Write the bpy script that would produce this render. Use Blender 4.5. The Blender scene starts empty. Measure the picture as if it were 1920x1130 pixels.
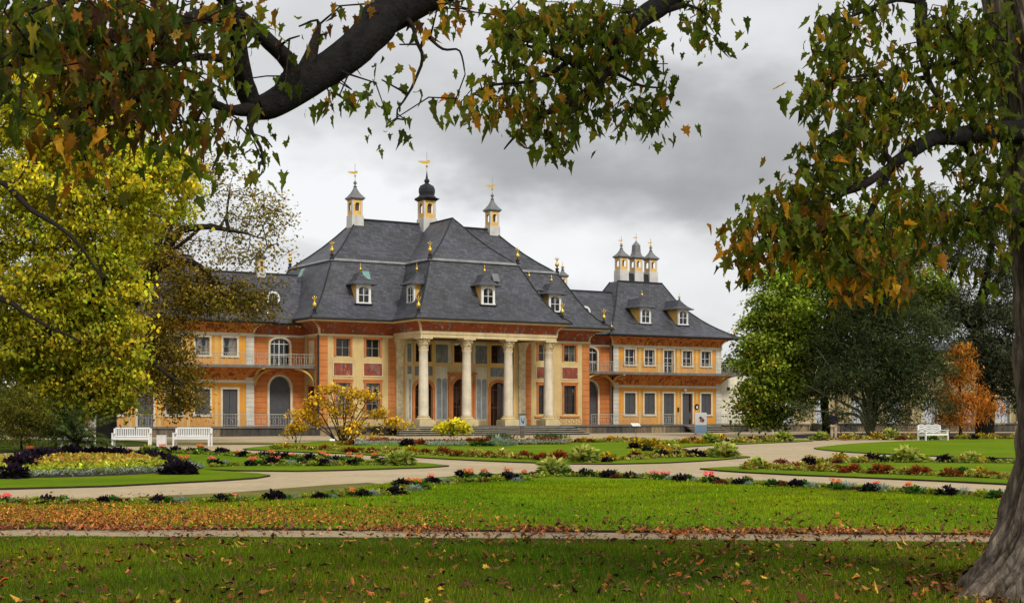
import bpy, math, random
import numpy as np
from mathutils import Vector, Matrix

random.seed(7); rng = np.random.default_rng(7)
SC = bpy.context.scene
COL = SC.collection
R = math.radians
F, CX, HY, EYE = 2667.0, 960.0, 775.0, 1.6      # survey constants of the photograph

def at(px, py, y):
    """world point seen at pixel (px,py) standing at distance y"""
    return Vector(((px - CX) / F * y, y, EYE + (HY - py) / F * y))

def gp(px, py, z=0.0):
    """world point on the level z seen at the pixel"""
    y = (EYE - z) * F / (py - HY)
    return Vector(((px - CX) / F * y, y, z))

def S(r, g, b):
    f = lambda c: ((c / 255.0 + .055) / 1.055) ** 2.4 if c > 10 else c / 255.0 / 12.92
    return (f(r), f(g), f(b), 1.0)

# ------------------------------------------------------------------ tagging
def tag(o, label=None, cat=None, group=None, kind=None):
    if label: o['label'] = label
    if cat: o['category'] = cat
    if group: o['group'] = group
    if kind: o['kind'] = kind
    return o

def empty(name, loc=(0, 0, 0), rz=0.0, parent=None):
    o = bpy.data.objects.new(name, None); COL.objects.link(o)
    o.location = loc; o.rotation_euler = (0, 0, rz); o.empty_display_size = .3
    if parent: o.parent = parent
    return o

def copy_tree(o, parent=None):
    c = o.copy(); COL.objects.link(c)
    if parent: c.parent = parent
    for ch in list(o.children): copy_tree(ch, c)
    return c

# ------------------------------------------------------------------ mesh builder
class MB:
    def __init__(s): s.v = []; s.f = []; s.c = []
    def add(s, vs, fs, col=None):
        b = len(s.v); s.v += [tuple(v) for v in vs]
        s.f += [tuple(b + i for i in f) for f in fs]
        s.c += [col or (1, 1, 1, 1)] * len(vs)
        return s
    def box(s, x0, x1, y0, y1, z0, z1, col=None):
        return s.add([(x0,y0,z0),(x1,y0,z0),(x1,y1,z0),(x0,y1,z0),(x0,y0,z1),(x1,y0,z1),(x1,y1,z1),(x0,y1,z1)],
              [(0,3,2,1),(4,5,6,7),(0,1,5,4),(1,2,6,5),(2,3,7,6),(3,0,4,7)], col)
    def quad(s, a, b, c, d, col=None): return s.add([a,b,c,d],[(0,1,2,3)],col)
    def lathe(s, cx, cy, prof, n=12, rot=0.0, col=None, capb=False, sq=1.0):
        vs = []; fs = []
        for r, z in prof:
            for i in range(n):
                t = rot + 2*math.pi*i/n
                vs.append((cx + r*math.cos(t), cy + r*math.sin(t), z))
        for j in range(len(prof)-1):
            for i in range(n):
                k = (i+1) % n
                fs.append((j*n+i, j*n+k, (j+1)*n+k, (j+1)*n+i))
        fs.append(tuple(range((len(prof)-1)*n, len(prof)*n)))
        fs.append(tuple(range(n-1, -1, -1)))
        return s.add(vs, fs, col)
    def loft(s, levels, cap=True, col=None):
        vs = []; fs = []
        for x0,x1,y0,y1,z in levels: vs += [(x0,y0,z),(x1,y0,z),(x1,y1,z),(x0,y1,z)]
        for j in range(len(levels)-1):
            for i in range(4):
                k = (i+1)%4
                fs.append((j*4+i, j*4+k, j*4+4+k, j*4+4+i))
        if cap: fs.append(tuple(range(len(vs)-4, len(vs))))
        return s.add(vs, fs, col)
    def tube(s, pts, rad, n=6, col=None):
        pts = [Vector(p) for p in pts]; vs = []; fs = []
        if not hasattr(rad, '__len__'): rad = [rad]*len(pts)
        ref = None
        for i, p in enumerate(pts):
            d = (pts[min(i+1, len(pts)-1)] - pts[max(i-1, 0)])
            d = d.normalized() if d.length > 1e-9 else Vector((0,0,1))
            if ref is None: ref = Vector((0,0,1)) if abs(d.z) < .9 else Vector((1,0,0))
            a = d.cross(ref); a = a.normalized() if a.length > 1e-6 else d.orthogonal().normalized()
            b = d.cross(a).normalized(); ref = b.cross(d) * 1.0 if False else ref
            for k in range(n):
                t = 2*math.pi*k/n
                vs.append(p + (a*math.cos(t) + b*math.sin(t))*rad[i])
        for i in range(len(pts)-1):
            for k in range(n):
                l = (k+1) % n
                fs.append((i*n+k, i*n+l, (i+1)*n+l, (i+1)*n+k))
        fs.append(tuple(range(n))); fs.append(tuple(range((len(pts)-1)*n, len(pts)*n)))
        return s.add(vs, fs, col)
    def strip(s, prof, x0, x1, col=None):
        """profile of (y,z) points swept along x"""
        vs = [(x0,y,z) for y,z in prof] + [(x1,y,z) for y,z in prof]; n = len(prof)
        return s.add(vs, [(i, n+i, n+i+1, i+1) for i in range(n-1)], col)
    def data(s, name, mat, smooth=False):
        me = bpy.data.meshes.new(name); me.from_pydata(s.v, [], s.f)
        ca = me.color_attributes.new('Col', 'FLOAT_COLOR', 'POINT')
        ca.data.foreach_set('color', np.array(s.c, dtype=np.float32).ravel())
        if mat: me.materials.append(mat)
        if smooth: me.polygons.foreach_set('use_smooth', [True]*len(me.polygons))
        me.update(); return me
    def build(s, name, mat, parent=None, smooth=False, loc=None, rz=0):
        o = bpy.data.objects.new(name, s.data(name, mat, smooth)); COL.objects.link(o)
        if parent: o.parent = parent
        if loc is not None: o.location = loc
        if rz: o.rotation_euler = (0,0,rz)
        return o

def np_mesh(name, verts, faces_flat, starts, totals, cols, mat, smooth=False):
    me = bpy.data.meshes.new(name)
    me.vertices.add(len(verts)); me.vertices.foreach_set('co', verts.astype(np.float32).ravel())
    me.loops.add(len(faces_flat)); me.loops.foreach_set('vertex_index', faces_flat.astype(np.int32))
    me.polygons.add(len(starts)); me.polygons.foreach_set('loop_start', starts.astype(np.int32))
    me.polygons.foreach_set('loop_total', totals.astype(np.int32))
    ca = me.color_attributes.new('Col', 'FLOAT_COLOR', 'POINT')
    ca.data.foreach_set('color', cols.astype(np.float32).ravel())
    me.update(calc_edges=True)
    if mat: me.materials.append(mat)
    if smooth: me.polygons.foreach_set('use_smooth', np.ones(len(starts), bool))
    return me

def link(name, me, parent=None, loc=None):
    o = bpy.data.objects.new(name, me); COL.objects.link(o)
    if parent: o.parent = parent
    if loc is not None: o.location = loc
    return o

def rotmats(yaw, pitch, roll):
    cy, sy, cp, sp, cr, sr = np.cos(yaw), np.sin(yaw), np.cos(pitch), np.sin(pitch), np.cos(roll), np.sin(roll)
    M = np.empty((len(yaw), 3, 3))
    M[:,0,0]=cy*cp; M[:,0,1]=cy*sp*sr-sy*cr; M[:,0,2]=cy*sp*cr+sy*sr
    M[:,1,0]=sy*cp; M[:,1,1]=sy*sp*sr+cy*cr; M[:,1,2]=sy*sp*cr-cy*sr
    M[:,2,0]=-sp;   M[:,2,1]=cp*sr;          M[:,2,2]=cp*cr
    return M

# leaf shapes: points (x along the leaf, y across, z) and faces
T_DIA = (np.array([(0,0,0),(.45,.34,.06),(1,0,-.1),(.45,-.34,.06)]), [(0,1,2,3)])
T_NEEDLE = (np.array([(0,0,0),(.4,.1,.03),(1,0,-.08),(.4,-.1,.03)]), [(0,1,2,3)])
T_OVAL = (np.array([(0,0,0),(.22,.24,.05),(.62,.27,.05),(1,0,-.12),(.62,-.27,.05),(.22,-.24,.05),(.5,0,-.02)]), [(0,1,2,6),(6,2,3),(6,3,4),(0,6,4,5)])
_mo = [(0,0),(.0,.13),(-.12,.30),(.04,.36),(.14,.33),(.28,.60),(.38,.48),(.44,.34),(.58,.28),(.70,.36),(.72,.19),(.86,.12),(1.05,0)]
_mo = _mo + [(x,-y) for x,y in reversed(_mo[1:-1])]
_mv = np.array([(.36,0,-.05)] + [(x, y, .38*abs(y) - .30*max(0,x-.35) - .25*max(0,abs(y)-.3)) for x,y in _mo])
T_MAPLE = (_mv, [(0,1+i,1+(i+1)%len(_mo)) for i in range(len(_mo))])
T_KEY = (np.array([(0,0,0),(.3,.09,0),(1,.16,.02),(.95,-.02,0),(.3,-.07,0)]), [(0,1,2,3,4)])

def leaf_mesh(name, P, size, yaw, pitch, roll, cols, T, mat):
    tv, tf = T; N = len(P); k = len(tv)
    M = rotmats(yaw, pitch, roll)
    tvn = np.repeat(tv[None], N, axis=0)
    if k > 12:      # lobed leaves: each one folded, narrowed and curled differently
        tvn = tvn*np.stack([rng.uniform(.85, 1.15, N), rng.uniform(.5, .95, N), rng.uniform(.2, 2.6, N)], 1)[:,None,:]
        tvn[:,:,1] += (rng.normal(0, .14, (N,1)))*tvn[:,:,0]**2; tvn[:,:,2] += rng.normal(-.1, .3, (N,1))*tvn[:,:,0]**2
        tvn = tvn + rng.normal(0, .025, tvn.shape)
    V = np.einsum('nij,nkj->nki', M, tvn) * np.asarray(size)[:,None,None] + P[:,None,:]
    flat = []; tot = []
    for f in tf: flat += list(f); tot.append(len(f))
    flat = np.array(flat); tot = np.array(tot); L = len(flat)
    FF = (flat[None,:] + (np.arange(N)*k)[:,None]).ravel()
    TT = np.tile(tot, N); SS = np.concatenate([[0], np.cumsum(TT)[:-1]])
    C = np.repeat(cols, k, axis=0)
    if k > 12: C[:,:3] *= np.exp(rng.normal(0, .2, (len(C),1)))*np.exp(rng.normal(0, .07, (len(C),3)))
    return np_mesh(name, V.reshape(-1,3), FF, SS, TT, C, mat)

def palette(pal, n, jit=.18):
    """pal: list of (weight, rgb) linear"""
    w = np.array([p[0] for p in pal], float); w /= w.sum()
    c = np.array([p[1][:3] for p in pal])
    i = rng.choice(len(pal), n, p=w)
    out = c[i] * np.exp(rng.normal(0, jit, (n,1))) * np.exp(rng.normal(0, jit*.3, (n,3)))
    return np.concatenate([out, np.ones((n,1))], 1)

# ------------------------------------------------------------------ materials
def newmat(name):
    m = bpy.data.materials.new(name); m.use_nodes = True
    nt = m.node_tree; nt.nodes.clear()
    return m, nt, lambda t, **k: _nn(nt, t, k)
def _nn(nt, t, k):
    n = nt.nodes.new(t)
    for a, b in k.items():
        if a in n.inputs: n.inputs[a].default_value = b
        else: setattr(n, a, b)
    return n
def out(nt, sh):
    o = nt.nodes.new('ShaderNodeOutputMaterial'); nt.links.new(sh, o.inputs['Surface'])
def mixc(nt, fac, a, b, bt='MIX'):
    n = nt.nodes.new('ShaderNodeMix'); n.data_type = 'RGBA'; n.blend_type = bt
    for s, v in ((0, fac), (6, a), (7, b)):
        if isinstance(v, (int, float, tuple)): n.inputs[s].default_value = v
        else: nt.links.new(v, n.inputs[s])
    return n.outputs[2]
def math_(nt, op, a, b=0.0, c=0.0):
    n = nt.nodes.new('ShaderNodeMath'); n.operation = op
    for s, v in ((0,a),(1,b),(2,c)):
        if isinstance(v, (int, float)): n.inputs[s].default_value = v
        else: nt.links.new(v, n.inputs[s])
    return n.outputs[0]
def ramp(nt, fac, stops):
    n = nt.nodes.new('ShaderNodeValToRGB'); nt.links.new(fac, n.inputs[0])
    e = n.color_ramp.elements
    while len(e) < len(stops): e.new(.5)
    for i, (p, c) in enumerate(stops): e[i].position = p; e[i].color = c if len(c) == 4 else (*c, 1)
    return n.outputs[0]
def noise_(nt, vec, scale, detail=4, rough=.6, out_=0):
    n = nt.nodes.new('ShaderNodeTexNoise'); n.inputs['Scale'].default_value = scale
    n.inputs['Detail'].default_value = detail; n.inputs['Roughness'].default_value = rough
    if vec is not None: nt.links.new(vec, n.inputs['Vector'])
    return n.outputs[out_]
def coords(nt, scale=(1,1,1), kind='Object'):
    t = nt.nodes.new('ShaderNodeTexCoord'); m = nt.nodes.new('ShaderNodeMapping')
    m.inputs['Scale'].default_value = scale; nt.links.new(t.outputs[kind], m.inputs[0]); return m.outputs[0]
def bump(nt, h, strength=.3, dist=.02):
    b = nt.nodes.new('ShaderNodeBump'); b.inputs['Strength'].default_value = strength
    b.inputs['Distance'].default_value = dist; nt.links.new(h, b.inputs['Height']); return b.outputs[0]

def plain(name, col, rough=.8, nscale=1.5, amt=.18, streak=.0, metallic=0, spec=.3, bscale=20, bstr=.15):
    m, nt, N = newmat(name)
    c0 = coords(nt)
    n = noise_(nt, c0, nscale, 6)
    lo = tuple(x*(1-amt*1.6) for x in col[:3]) + (1,); hi = tuple(min(1, x*(1+amt)) for x in col[:3]) + (1,)
    c = ramp(nt, n, [(.3, lo), (.7, hi)])
    if streak:
        s = noise_(nt, coords(nt, (3.5, 3.5, .25)), 1.3, 5)
        f = ramp(nt, s, [(.45, (0,0,0)), (.75, (1,1,1))])
        c = mixc(nt, math_(nt, 'MULTIPLY', f, streak), c, tuple(x*.45 for x in col[:3]) + (1,))
    p = N('ShaderNodeBsdfPrincipled', Roughness=rough, Metallic=metallic)
    p.inputs['Specular IOR Level'].default_value = spec
    nt.links.new(c, p.inputs['Base Color'])
    if streak >= .25:
        gz = N('ShaderNodeSeparateXYZ'); nt.links.new(coords(nt), gz.inputs[0])
        gf = math_(nt, 'MULTIPLY', ramp(nt, math_(nt, 'ADD', math_(nt, 'MULTIPLY', gz.outputs[2], .45), math_(nt, 'MULTIPLY', noise_(nt, coords(nt, (1.5,1.5,.6)), 2.0, 5), .5)), [(.45, (1,1,1)), (.95, (0,0,0))]), .35)
        c = mixc(nt, gf, c, tuple(x*.45 for x in col[:3]) + (1,)); nt.links.new(c, p.inputs['Base Color'])
    if bstr: nt.links.new(bump(nt, noise_(nt, c0, bscale, 4), bstr, .02), p.inputs['Normal'])
    out(nt, p.outputs[0]); return m

def rusticated(name, col, step=.42, line=.5, off=.0, amt=.14, vstep=0):
    """plaster with recessed horizontal joints"""
    m, nt, N = newmat(name)
    c0 = coords(nt); sx = N('ShaderNodeSeparateXYZ'); nt.links.new(c0, sx.inputs[0])
    fr = math_(nt, 'FRACT', math_(nt, 'DIVIDE', math_(nt, 'ADD', sx.outputs[2], off), step))
    ln = math_(nt, 'LESS_THAN', fr, .10)
    n = noise_(nt, c0, 1.1, 6)
    lo = tuple(x*(1-amt*1.5) for x in col[:3]) + (1,); hi = tuple(x*(1+amt) for x in col[:3]) + (1,)
    c = ramp(nt, n, [(.3, lo), (.7, hi)])
    s = noise_(nt, coords(nt, (3, 3, .2)), 1.5, 5)
    c = mixc(nt, math_(nt, 'MULTIPLY', ramp(nt, s, [(.5, (0,0,0)), (.8, (1,1,1))]), .35), c, tuple(x*.5 for x in col[:3]) + (1,))
    c = mixc(nt, math_(nt, 'MULTIPLY', ln, line), c, tuple(x*.25 for x in col[:3]) + (1,))
    p = N('ShaderNodeBsdfPrincipled', Roughness=.85); p.inputs['Specular IOR Level'].default_value = .2
    nt.links.new(c, p.inputs['Base Color'])
    nt.links.new(bump(nt, math_(nt, 'SUBTRACT', 1.0, ln), .6, .03), p.inputs['Normal'])
    out(nt, p.outputs[0]); return m

def attr_mat(name, rough=.6, trans=.35, tboost=1.5, spec=.25, nz=0):
    m, nt, N = newmat(name)
    a = N('ShaderNodeAttribute', attribute_name='Col')
    c = a.outputs['Color']
    if nz:
        f = ramp(nt, noise_(nt, coords(nt), nz, 4), [(.3, (.6,.6,.6)), (.7, (1.25,1.25,1.25))])
        c = mixc(nt, 1.0, c, f, 'MULTIPLY')
    p = N('ShaderNodeBsdfPrincipled', Roughness=rough); p.inputs['Specular IOR Level'].default_value = spec
    nt.links.new(c, p.inputs['Base Color'])
    if nz: nt.links.new(bump(nt, noise_(nt, coords(nt), nz*2.5, 5, .7), 1.0, .03), p.inputs['Normal'])
    if trans:
        t = N('ShaderNodeBsdfTranslucent')
        nt.links.new(mixc(nt, 1.0, c, (tboost, tboost, tboost*.6, 1), 'MULTIPLY'), t.inputs['Color'])
        mx = N('ShaderNodeMixShader', Fac=trans)
        nt.links.new(p.outputs[0], mx.inputs[1]); nt.links.new(t.outputs[0], mx.inputs[2])
        out(nt, mx.outputs[0])
    else: out(nt, p.outputs[0])
    return m

def slate(name, tint=(.070,.071,.082)):
    m, nt, N = newmat(name)
    t = N('ShaderNodeTexCoord'); sx = N('ShaderNodeSeparateXYZ'); nt.links.new(t.outputs['Object'], sx.inputs[0])
    cx = N('ShaderNodeCombineXYZ')
    nt.links.new(math_(nt, 'ADD', sx.outputs[0], math_(nt, 'MULTIPLY', sx.outputs[1], .83)), cx.inputs[0])
    nt.links.new(math_(nt, 'MULTIPLY', sx.outputs[2], 1.25), cx.inputs[1])
    br = N('ShaderNodeTexBrick', Scale=1.0)
    br.inputs['Brick Width'].default_value = .34; br.inputs['Row Height'].default_value = .2
    br.inputs['Mortar Size'].default_value = .016; br.inputs['Bias'].default_value = -.1
    a = tint; br.inputs['Color1'].default_value = (a[0]*.62, a[1]*.63, a[2]*.66, 1)
    br.inputs['Color2'].default_value = (a[0]*1.38, a[1]*1.37, a[2]*1.40, 1)
    br.inputs['Mortar'].default_value = (a[0]*.35, a[1]*.35, a[2]*.35, 1)
    nt.links.new(cx.outputs[0], br.inputs['Vector'])
    n = noise_(nt, t.outputs['Object'], .45, 5)
    c = mixc(nt, 1.0, br.outputs['Color'], ramp(nt, n, [(.3, (.66,.70,.64)), (.55, (1,1,1)), (.75, (1.25,1.2,1.4))]), 'MULTIPLY')
    s = noise_(nt, coords(nt, (2.5, 2.5, .3)), 1.2, 5)
    c = mixc(nt, math_(nt, 'MULTIPLY', ramp(nt, s, [(.5, (0,0,0)), (.75, (1,1,1))]), .3), c, (.1,.1,.1,1))
    p = N('ShaderNodeBsdfPrincipled', Roughness=.5); p.inputs['Specular IOR Level'].default_value = .45
    nt.links.new(c, p.inputs['Base Color'])
    nt.links.new(bump(nt, br.outputs['Fac'], -.35, .02), p.inputs['Normal'])
    out(nt, p.outputs[0]); return m

def frieze(name, base, marks, cream=(.35,.25,.12), scale=1.0, thr=.5, warm=False):
    """painted cove: figures and scrolls on a coloured ground"""
    m, nt, N = newmat(name)
    c0 = coords(nt, (1.0, 1.0, 1.0))
    n = noise_(nt, c0, 1.2, 5)
    c = ramp(nt, n, [(.3, tuple(x*.7 for x in base)), (.7, tuple(x*1.25 for x in base))])
    n1 = noise_(nt, coords(nt, (2.3, 2.3, .8)), 1.5*scale, 3, .55)
    n2 = noise_(nt, coords(nt, (2.6, 2.6, .7)), 1.7*scale, 3, .5)
    f1 = ramp(nt, n1, [(thr, (0,0,0)), (thr+.05, (1,1,1))])
    c = mixc(nt, math_(nt, 'MULTIPLY', f1, .8), c, (*marks[0], 1))
    f2 = ramp(nt, n2, [(.59, (0,0,0)), (.63, (1,1,1))])
    c = mixc(nt, math_(nt, 'MULTIPLY', f2, .85), c, (*marks[1], 1))
    n3 = noise_(nt, c0, 4.3*scale, 3, .5)
    f3 = ramp(nt, n3, [(.64, (0,0,0)), (.68, (1,1,1))])
    c = mixc(nt, math_(nt, 'MULTIPLY', f3, .8), c, (*cream, 1))
    p = N('ShaderNodeBsdfPrincipled', Roughness=.85); p.inputs['Specular IOR Level'].default_value = .2
    nt.links.new(c, p.inputs['Base Color']); out(nt, p.outputs[0]); return m

def glass_mat(name, dark=(.012,.013,.015), light=(.10,.10,.10), thr=.55):
    m, nt, N = newmat(name)
    n = noise_(nt, coords(nt, (1, 1, .35)), 1.6, 2)
    c = ramp(nt, n, [(thr, (*dark, 1)), (thr+.08, (*light, 1))])
    p = N('ShaderNodeBsdfPrincipled', Roughness=.06); p.inputs['Specular IOR Level'].default_value = .45
    nt.links.new(c, p.inputs['Base Color']); out(nt, p.outputs[0]); return m

def bark_mat(name, a, b, vz=.22, scale=7, bs=.9, dist=.05):
    m, nt, N = newmat(name)
    c0 = coords(nt, (1, 1, vz)); n = noise_(nt, c0, scale, 8, .7); n2 = noise_(nt, coords(nt), 2.2, 5); n4 = noise_(nt, coords(nt, (1,1,.5)), 34, 5, .7)
    rid = math_(nt, 'MULTIPLY', math_(nt, 'ABSOLUTE', math_(nt, 'SUBTRACT', noise_(nt, coords(nt, (1, 1, vz*.7)), scale*.9, 5, .6), .5)), 5.0)
    h = math_(nt, 'ADD', math_(nt, 'MULTIPLY', rid, .45), math_(nt, 'ADD', math_(nt, 'MULTIPLY', n, .35), math_(nt, 'MULTIPLY', n4, .3)))
    c = ramp(nt, h, [(.3, a), (.62, tuple(.5*(x+y) for x, y in zip(a, b))), (.95, b)])
    c = mixc(nt, 1.0, c, ramp(nt, n2, [(.3, (.6,.56,.5)), (.55, (1,1,1)), (.75, (1.25,1.2,1.1))]), 'MULTIPLY')
    at_ = N('ShaderNodeAttribute', attribute_name='Col'); c = mixc(nt, 1.0, c, at_.outputs['Color'], 'MULTIPLY')
    p = N('ShaderNodeBsdfPrincipled', Roughness=.95); p.inputs['Specular IOR Level'].default_value = .1
    nt.links.new(c, p.inputs['Base Color']); nt.links.new(bump(nt, h, bs, dist), p.inputs['Normal'])
    out(nt, p.outputs[0]); return m

def grass_mat(name, a, b, c_, big=.25, fine=38):
    m, nt, N = newmat(name)
    c0 = coords(nt)
    n = noise_(nt, c0, big, 5, .6); n2 = noise_(nt, coords(nt, (1, .6, 1)), fine, 4, .75); n3 = noise_(nt, c0, 2.3, 4)
    c = ramp(nt, n2, [(.28, a), (.52, b), (.78, c_)])
    c = mixc(nt, 1.0, c, ramp(nt, n, [(.3, (.72,.8,.8)), (.7, (1.25,1.12,1.0))]), 'MULTIPLY')
    c = mixc(nt, 1.0, c, ramp(nt, n3, [(.3, (.82,.86,.85)), (.7, (1.15,1.1,1.1))]), 'MULTIPLY')
    p = N('ShaderNodeBsdfPrincipled', Roughness=.95); p.inputs['Specular IOR Level'].default_value = .05
    nt.links.new(c, p.inputs['Base Color']); nt.links.new(bump(nt, n2, .8, .04), p.inputs['Normal'])
    out(nt, p.outputs[0]); return m

M = {}
M['slate'] = slate('slate_roof')
M['slate_dark'] = plain('dark_slate_trim', (.022,.022,.026,1), .6)
M['lead'] = plain('lead_trim', (.26,.26,.26,1), .5, amt=.2)
M['cream'] = plain('cream_plaster', S(206,180,125), .85, .9, .1, .3)
M['cream_light'] = plain('cream_trim', S(212,194,150), .8, 1.2, .12, .3)
M['orange_q'] = rusticated('orange_quoin', S(192,122,70), .5, .42)
M['orange_link'] = rusticated('orange_rusticated_plaster', S(200,124,68), .4, .45)
M['orange_frame'] = plain('orange_window_surround', S(188,116,64), .8, 1.5, .14)
M['yellow_wing'] = plain('yellow_wing_plaster', S(220,154,62), .85, .8, .1, .25)
M['yellow_trim'] = plain('pale_yellow_trim', S(216,178,104), .85, 1, .1)
M['white_frame'] = plain('pale_stone_surround', S(214,204,178), .8, 2, .1)
M['grey_quoin'] = rusticated('pale_grey_quoin', S(205,200,186), .34, .35)
M['stone_col'] = plain('sandstone_column', S(216,205,182), .8, 1.3, .13, .3)
M['stone_cap'] = plain('carved_sandstone', S(206,188,150), .85, 3, .22, 0, bscale=9, bstr=.9)
M['step'] = plain('weathered_stone_step', S(120,115,100), .9, 2, .3, .3)
M['plinth'] = None
M['frieze'] = frieze('red_figure_frieze', (.32,.078,.027), [(.18,.09,.07), (.20,.22,.27)], (.44,.36,.26), .8, .56)
M['cove_wing'] = frieze('orange_scroll_frieze', (.60,.22,.05), [(.22,.04,.014), (.26,.05,.016)], (.75,.40,.14), 1.0, .53)
M['panel'] = frieze('red_relief_panel', (.25,.062,.035), [(.22,.14,.12), (.04,.06,.10)], (.40,.33,.30), 1.15, .56)
M['greypanel'] = frieze('grey_painted_panel', (.20,.21,.20), [(.12,.14,.16), (.30,.28,.24)], (.36,.34,.30), 1.6, .52)
M['drape'] = plain('blue_grey_painted_drapery', S(150,155,158), .85, 2, .2, .5)
M['glass'] = glass_mat('dark_window_glass')
M['glass_curt'] = glass_mat('curtained_window_glass', (.015,.015,.017), (.24,.23,.21), .48)
M['glass_brown'] = glass_mat('brown_door_glass', (.018,.009,.006), (.05,.03,.02), .55)
M['shutter'] = plain('grey_painted_shutter', S(78,78,80), .6, 3, .08)
M['mull'] = plain('painted_glazing_bar', S(150,140,118), .6)
M['mull_brown'] = plain('brown_glazing_bar', S(92,58,36), .6)
M['stucco'] = plain('grey_white_stucco', (.60,.585,.55,1), .8, 1.5, .1, .35)
M['white'] = plain('white_paint', (.78,.78,.76,1), .55, 2, .06, .12)
M['iron'] = plain('pale_painted_iron', S(176,174,160), .5)
M['gold'] = plain('gilded_metal', (.85,.56,.10,1), .28, 2, .1, metallic=.85, bstr=0)
M['black'] = plain('dark_metal', (.02,.02,.022,1), .5)
M['lant'] = plain('ochre_lantern_plaster', S(224,180,98), .85, 2, .12)
M['zinc'] = plain('weathered_zinc', S(118,118,118), .5, 2, .15)
M['slab'] = plain('balcony_stone_slab', S(112,110,106), .8, 2, .2, .3)
M['skylight'] = plain('green_skylight', S(120,160,150), .25, 2, .1)
M['leaf'] = attr_mat('leaf', .7, .5, 2.1, .12)
M['farleaf'] = attr_mat('tree_leaf', .7, .3, 1.5, .15)
M['flower'] = attr_mat('flower_leaf', .7, .3, 1.6, .1)
M['litter'] = attr_mat('fallen_leaf', .8, 0)
M['blade'] = attr_mat('grass_blade', .8, .3, 1.4, .06)
M['wood'] = attr_mat('branch_bark', .9, 0, spec=.1, nz=14)

def plinth_mat():
    m, nt, N = newmat('terrace_stone_blocks')
    t = N('ShaderNodeTexCoord'); sx = N('ShaderNodeSeparateXYZ'); nt.links.new(t.outputs['Object'], sx.inputs[0])
    cx = N('ShaderNodeCombineXYZ'); nt.links.new(sx.outputs[0], cx.inputs[0]); nt.links.new(sx.outputs[2], cx.inputs[1])
    br = N('ShaderNodeTexBrick', Scale=1.0)
    br.inputs['Brick Width'].default_value = 1.5; br.inputs['Row Height'].default_value = .6; br.inputs['Mortar Size'].default_value = .012
    br.inputs['Color1'].default_value = S(70,68,64); br.inputs['Color2'].default_value = S(172,150,112); br.inputs['Mortar'].default_value = S(40,38,35)
    br.inputs['Bias'].default_value = -.25
    nt.links.new(cx.outputs[0], br.inputs['Vector'])
    n = noise_(nt, coords(nt, (2.5, 2.5, .5)), 1.2, 6)
    c = mixc(nt, 1.0, br.outputs['Color'], ramp(nt, n, [(.3, (.3,.3,.3)), (.65, (1.1,1.1,1.1))]), 'MULTIPLY')
    p = N('ShaderNodeBsdfPrincipled', Roughness=.9); nt.links.new(c, p.inputs['Base Color']); out(nt, p.outputs[0]); return m
M['plinth'] = plinth_mat()

# ------------------------------------------------------------------ world, sun, camera
def make_world():
    w = bpy.data.worlds.new('World'); SC.world = w; w.use_nodes = True
    nt = w.node_tree; nt.nodes.clear()
    N = lambda t, **k: _nn(nt, t, k)
    sky = N('ShaderNodeTexSky', sky_type='NISHITA', sun_disc=False)
    sky.sun_elevation = R(42); sky.sun_rotation = R(SUN_AZ)
    tc = N('ShaderNodeTexCoord'); D = tc.outputs['Generated']
    mp = N('ShaderNodeMapping'); mp.inputs['Scale'].default_value = (1, 1, 1.9); nt.links.new(D, mp.inputs[0])
    nA = noise_(nt, mp.outputs[0], 3.2, 7, .55); nB = noise_(nt, mp.outputs[0], 9.0, 6, .6)
    nv = noise_(nt, mp.outputs[0], 5.0, 5, .55, 1)
    sub = N('ShaderNodeVectorMath', operation='SUBTRACT'); nt.links.new(nv, sub.inputs[0]); sub.inputs[1].default_value = (.5,.5,.5)
    scl = N('ShaderNodeVectorMath', operation='SCALE'); nt.links.new(sub.outputs[0], scl.inputs[0]); scl.inputs['Scale'].default_value = .20
    add = N('ShaderNodeVectorMath', operation='ADD'); nt.links.new(D, add.inputs[0]); nt.links.new(scl.outputs[0], add.inputs[1])
    squash = N('ShaderNodeVectorMath', operation='MULTIPLY'); nt.links.new(add.outputs[0], squash.inputs[0]); squash.inputs[1].default_value = (1, 1, 2.4)
    def blob(px, py, r0, r1):
        d = Vector(((px-CX)/F, 1, (HY-py)/F)).normalized(); d = Vector((d.x, d.y, d.z*2.4))
        v = N('ShaderNodeVectorMath', operation='DISTANCE'); nt.links.new(squash.outputs[0], v.inputs[0]); v.inputs[1].default_value = d
        m = N('ShaderNodeMapRange', interpolation_type='SMOOTHSTEP'); nt.links.new(v.outputs['Value'], m.inputs[0])
        m.inputs[1].default_value = r0; m.inputs[2].default_value = r1; m.inputs[3].default_value = 1; m.inputs[4].default_value = 0
        return m.outputs[0]
    # luminance of the overcast deck: base + banks of darker cloud + a bright break low in the west
    lum = math_(nt, 'ADD', .54, math_(nt, 'MULTIPLY', nA, .36))
    lum = math_(nt, 'ADD', lum, math_(nt, 'MULTIPLY', math_(nt, 'SUBTRACT', nB, .2), .17))
    for px, py, r0, r1, k in SKY_BLOBS:
        lum = math_(nt, 'ADD', lum, math_(nt, 'MULTIPLY', blob(px, py, r0, r1), k))
    lum = math_(nt, 'MINIMUM', math_(nt, 'MAXIMUM', lum, .25), .97)
    g = N('ShaderNodeCombineColor')
    for i, k in enumerate((9.9, 9.95, 10.1)): nt.links.new(math_(nt, 'MULTIPLY', lum, k), g.inputs[i])
    col = mixc(nt, .94, sky.outputs[0], g.outputs[0])
    bg = N('ShaderNodeBackground', Strength=.1); nt.links.new(col, bg.inputs[0])
    o = N('ShaderNodeOutputWorld'); nt.links.new(bg.outputs[0], o.inputs[0])
SUN_AZ = 215.0
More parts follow.
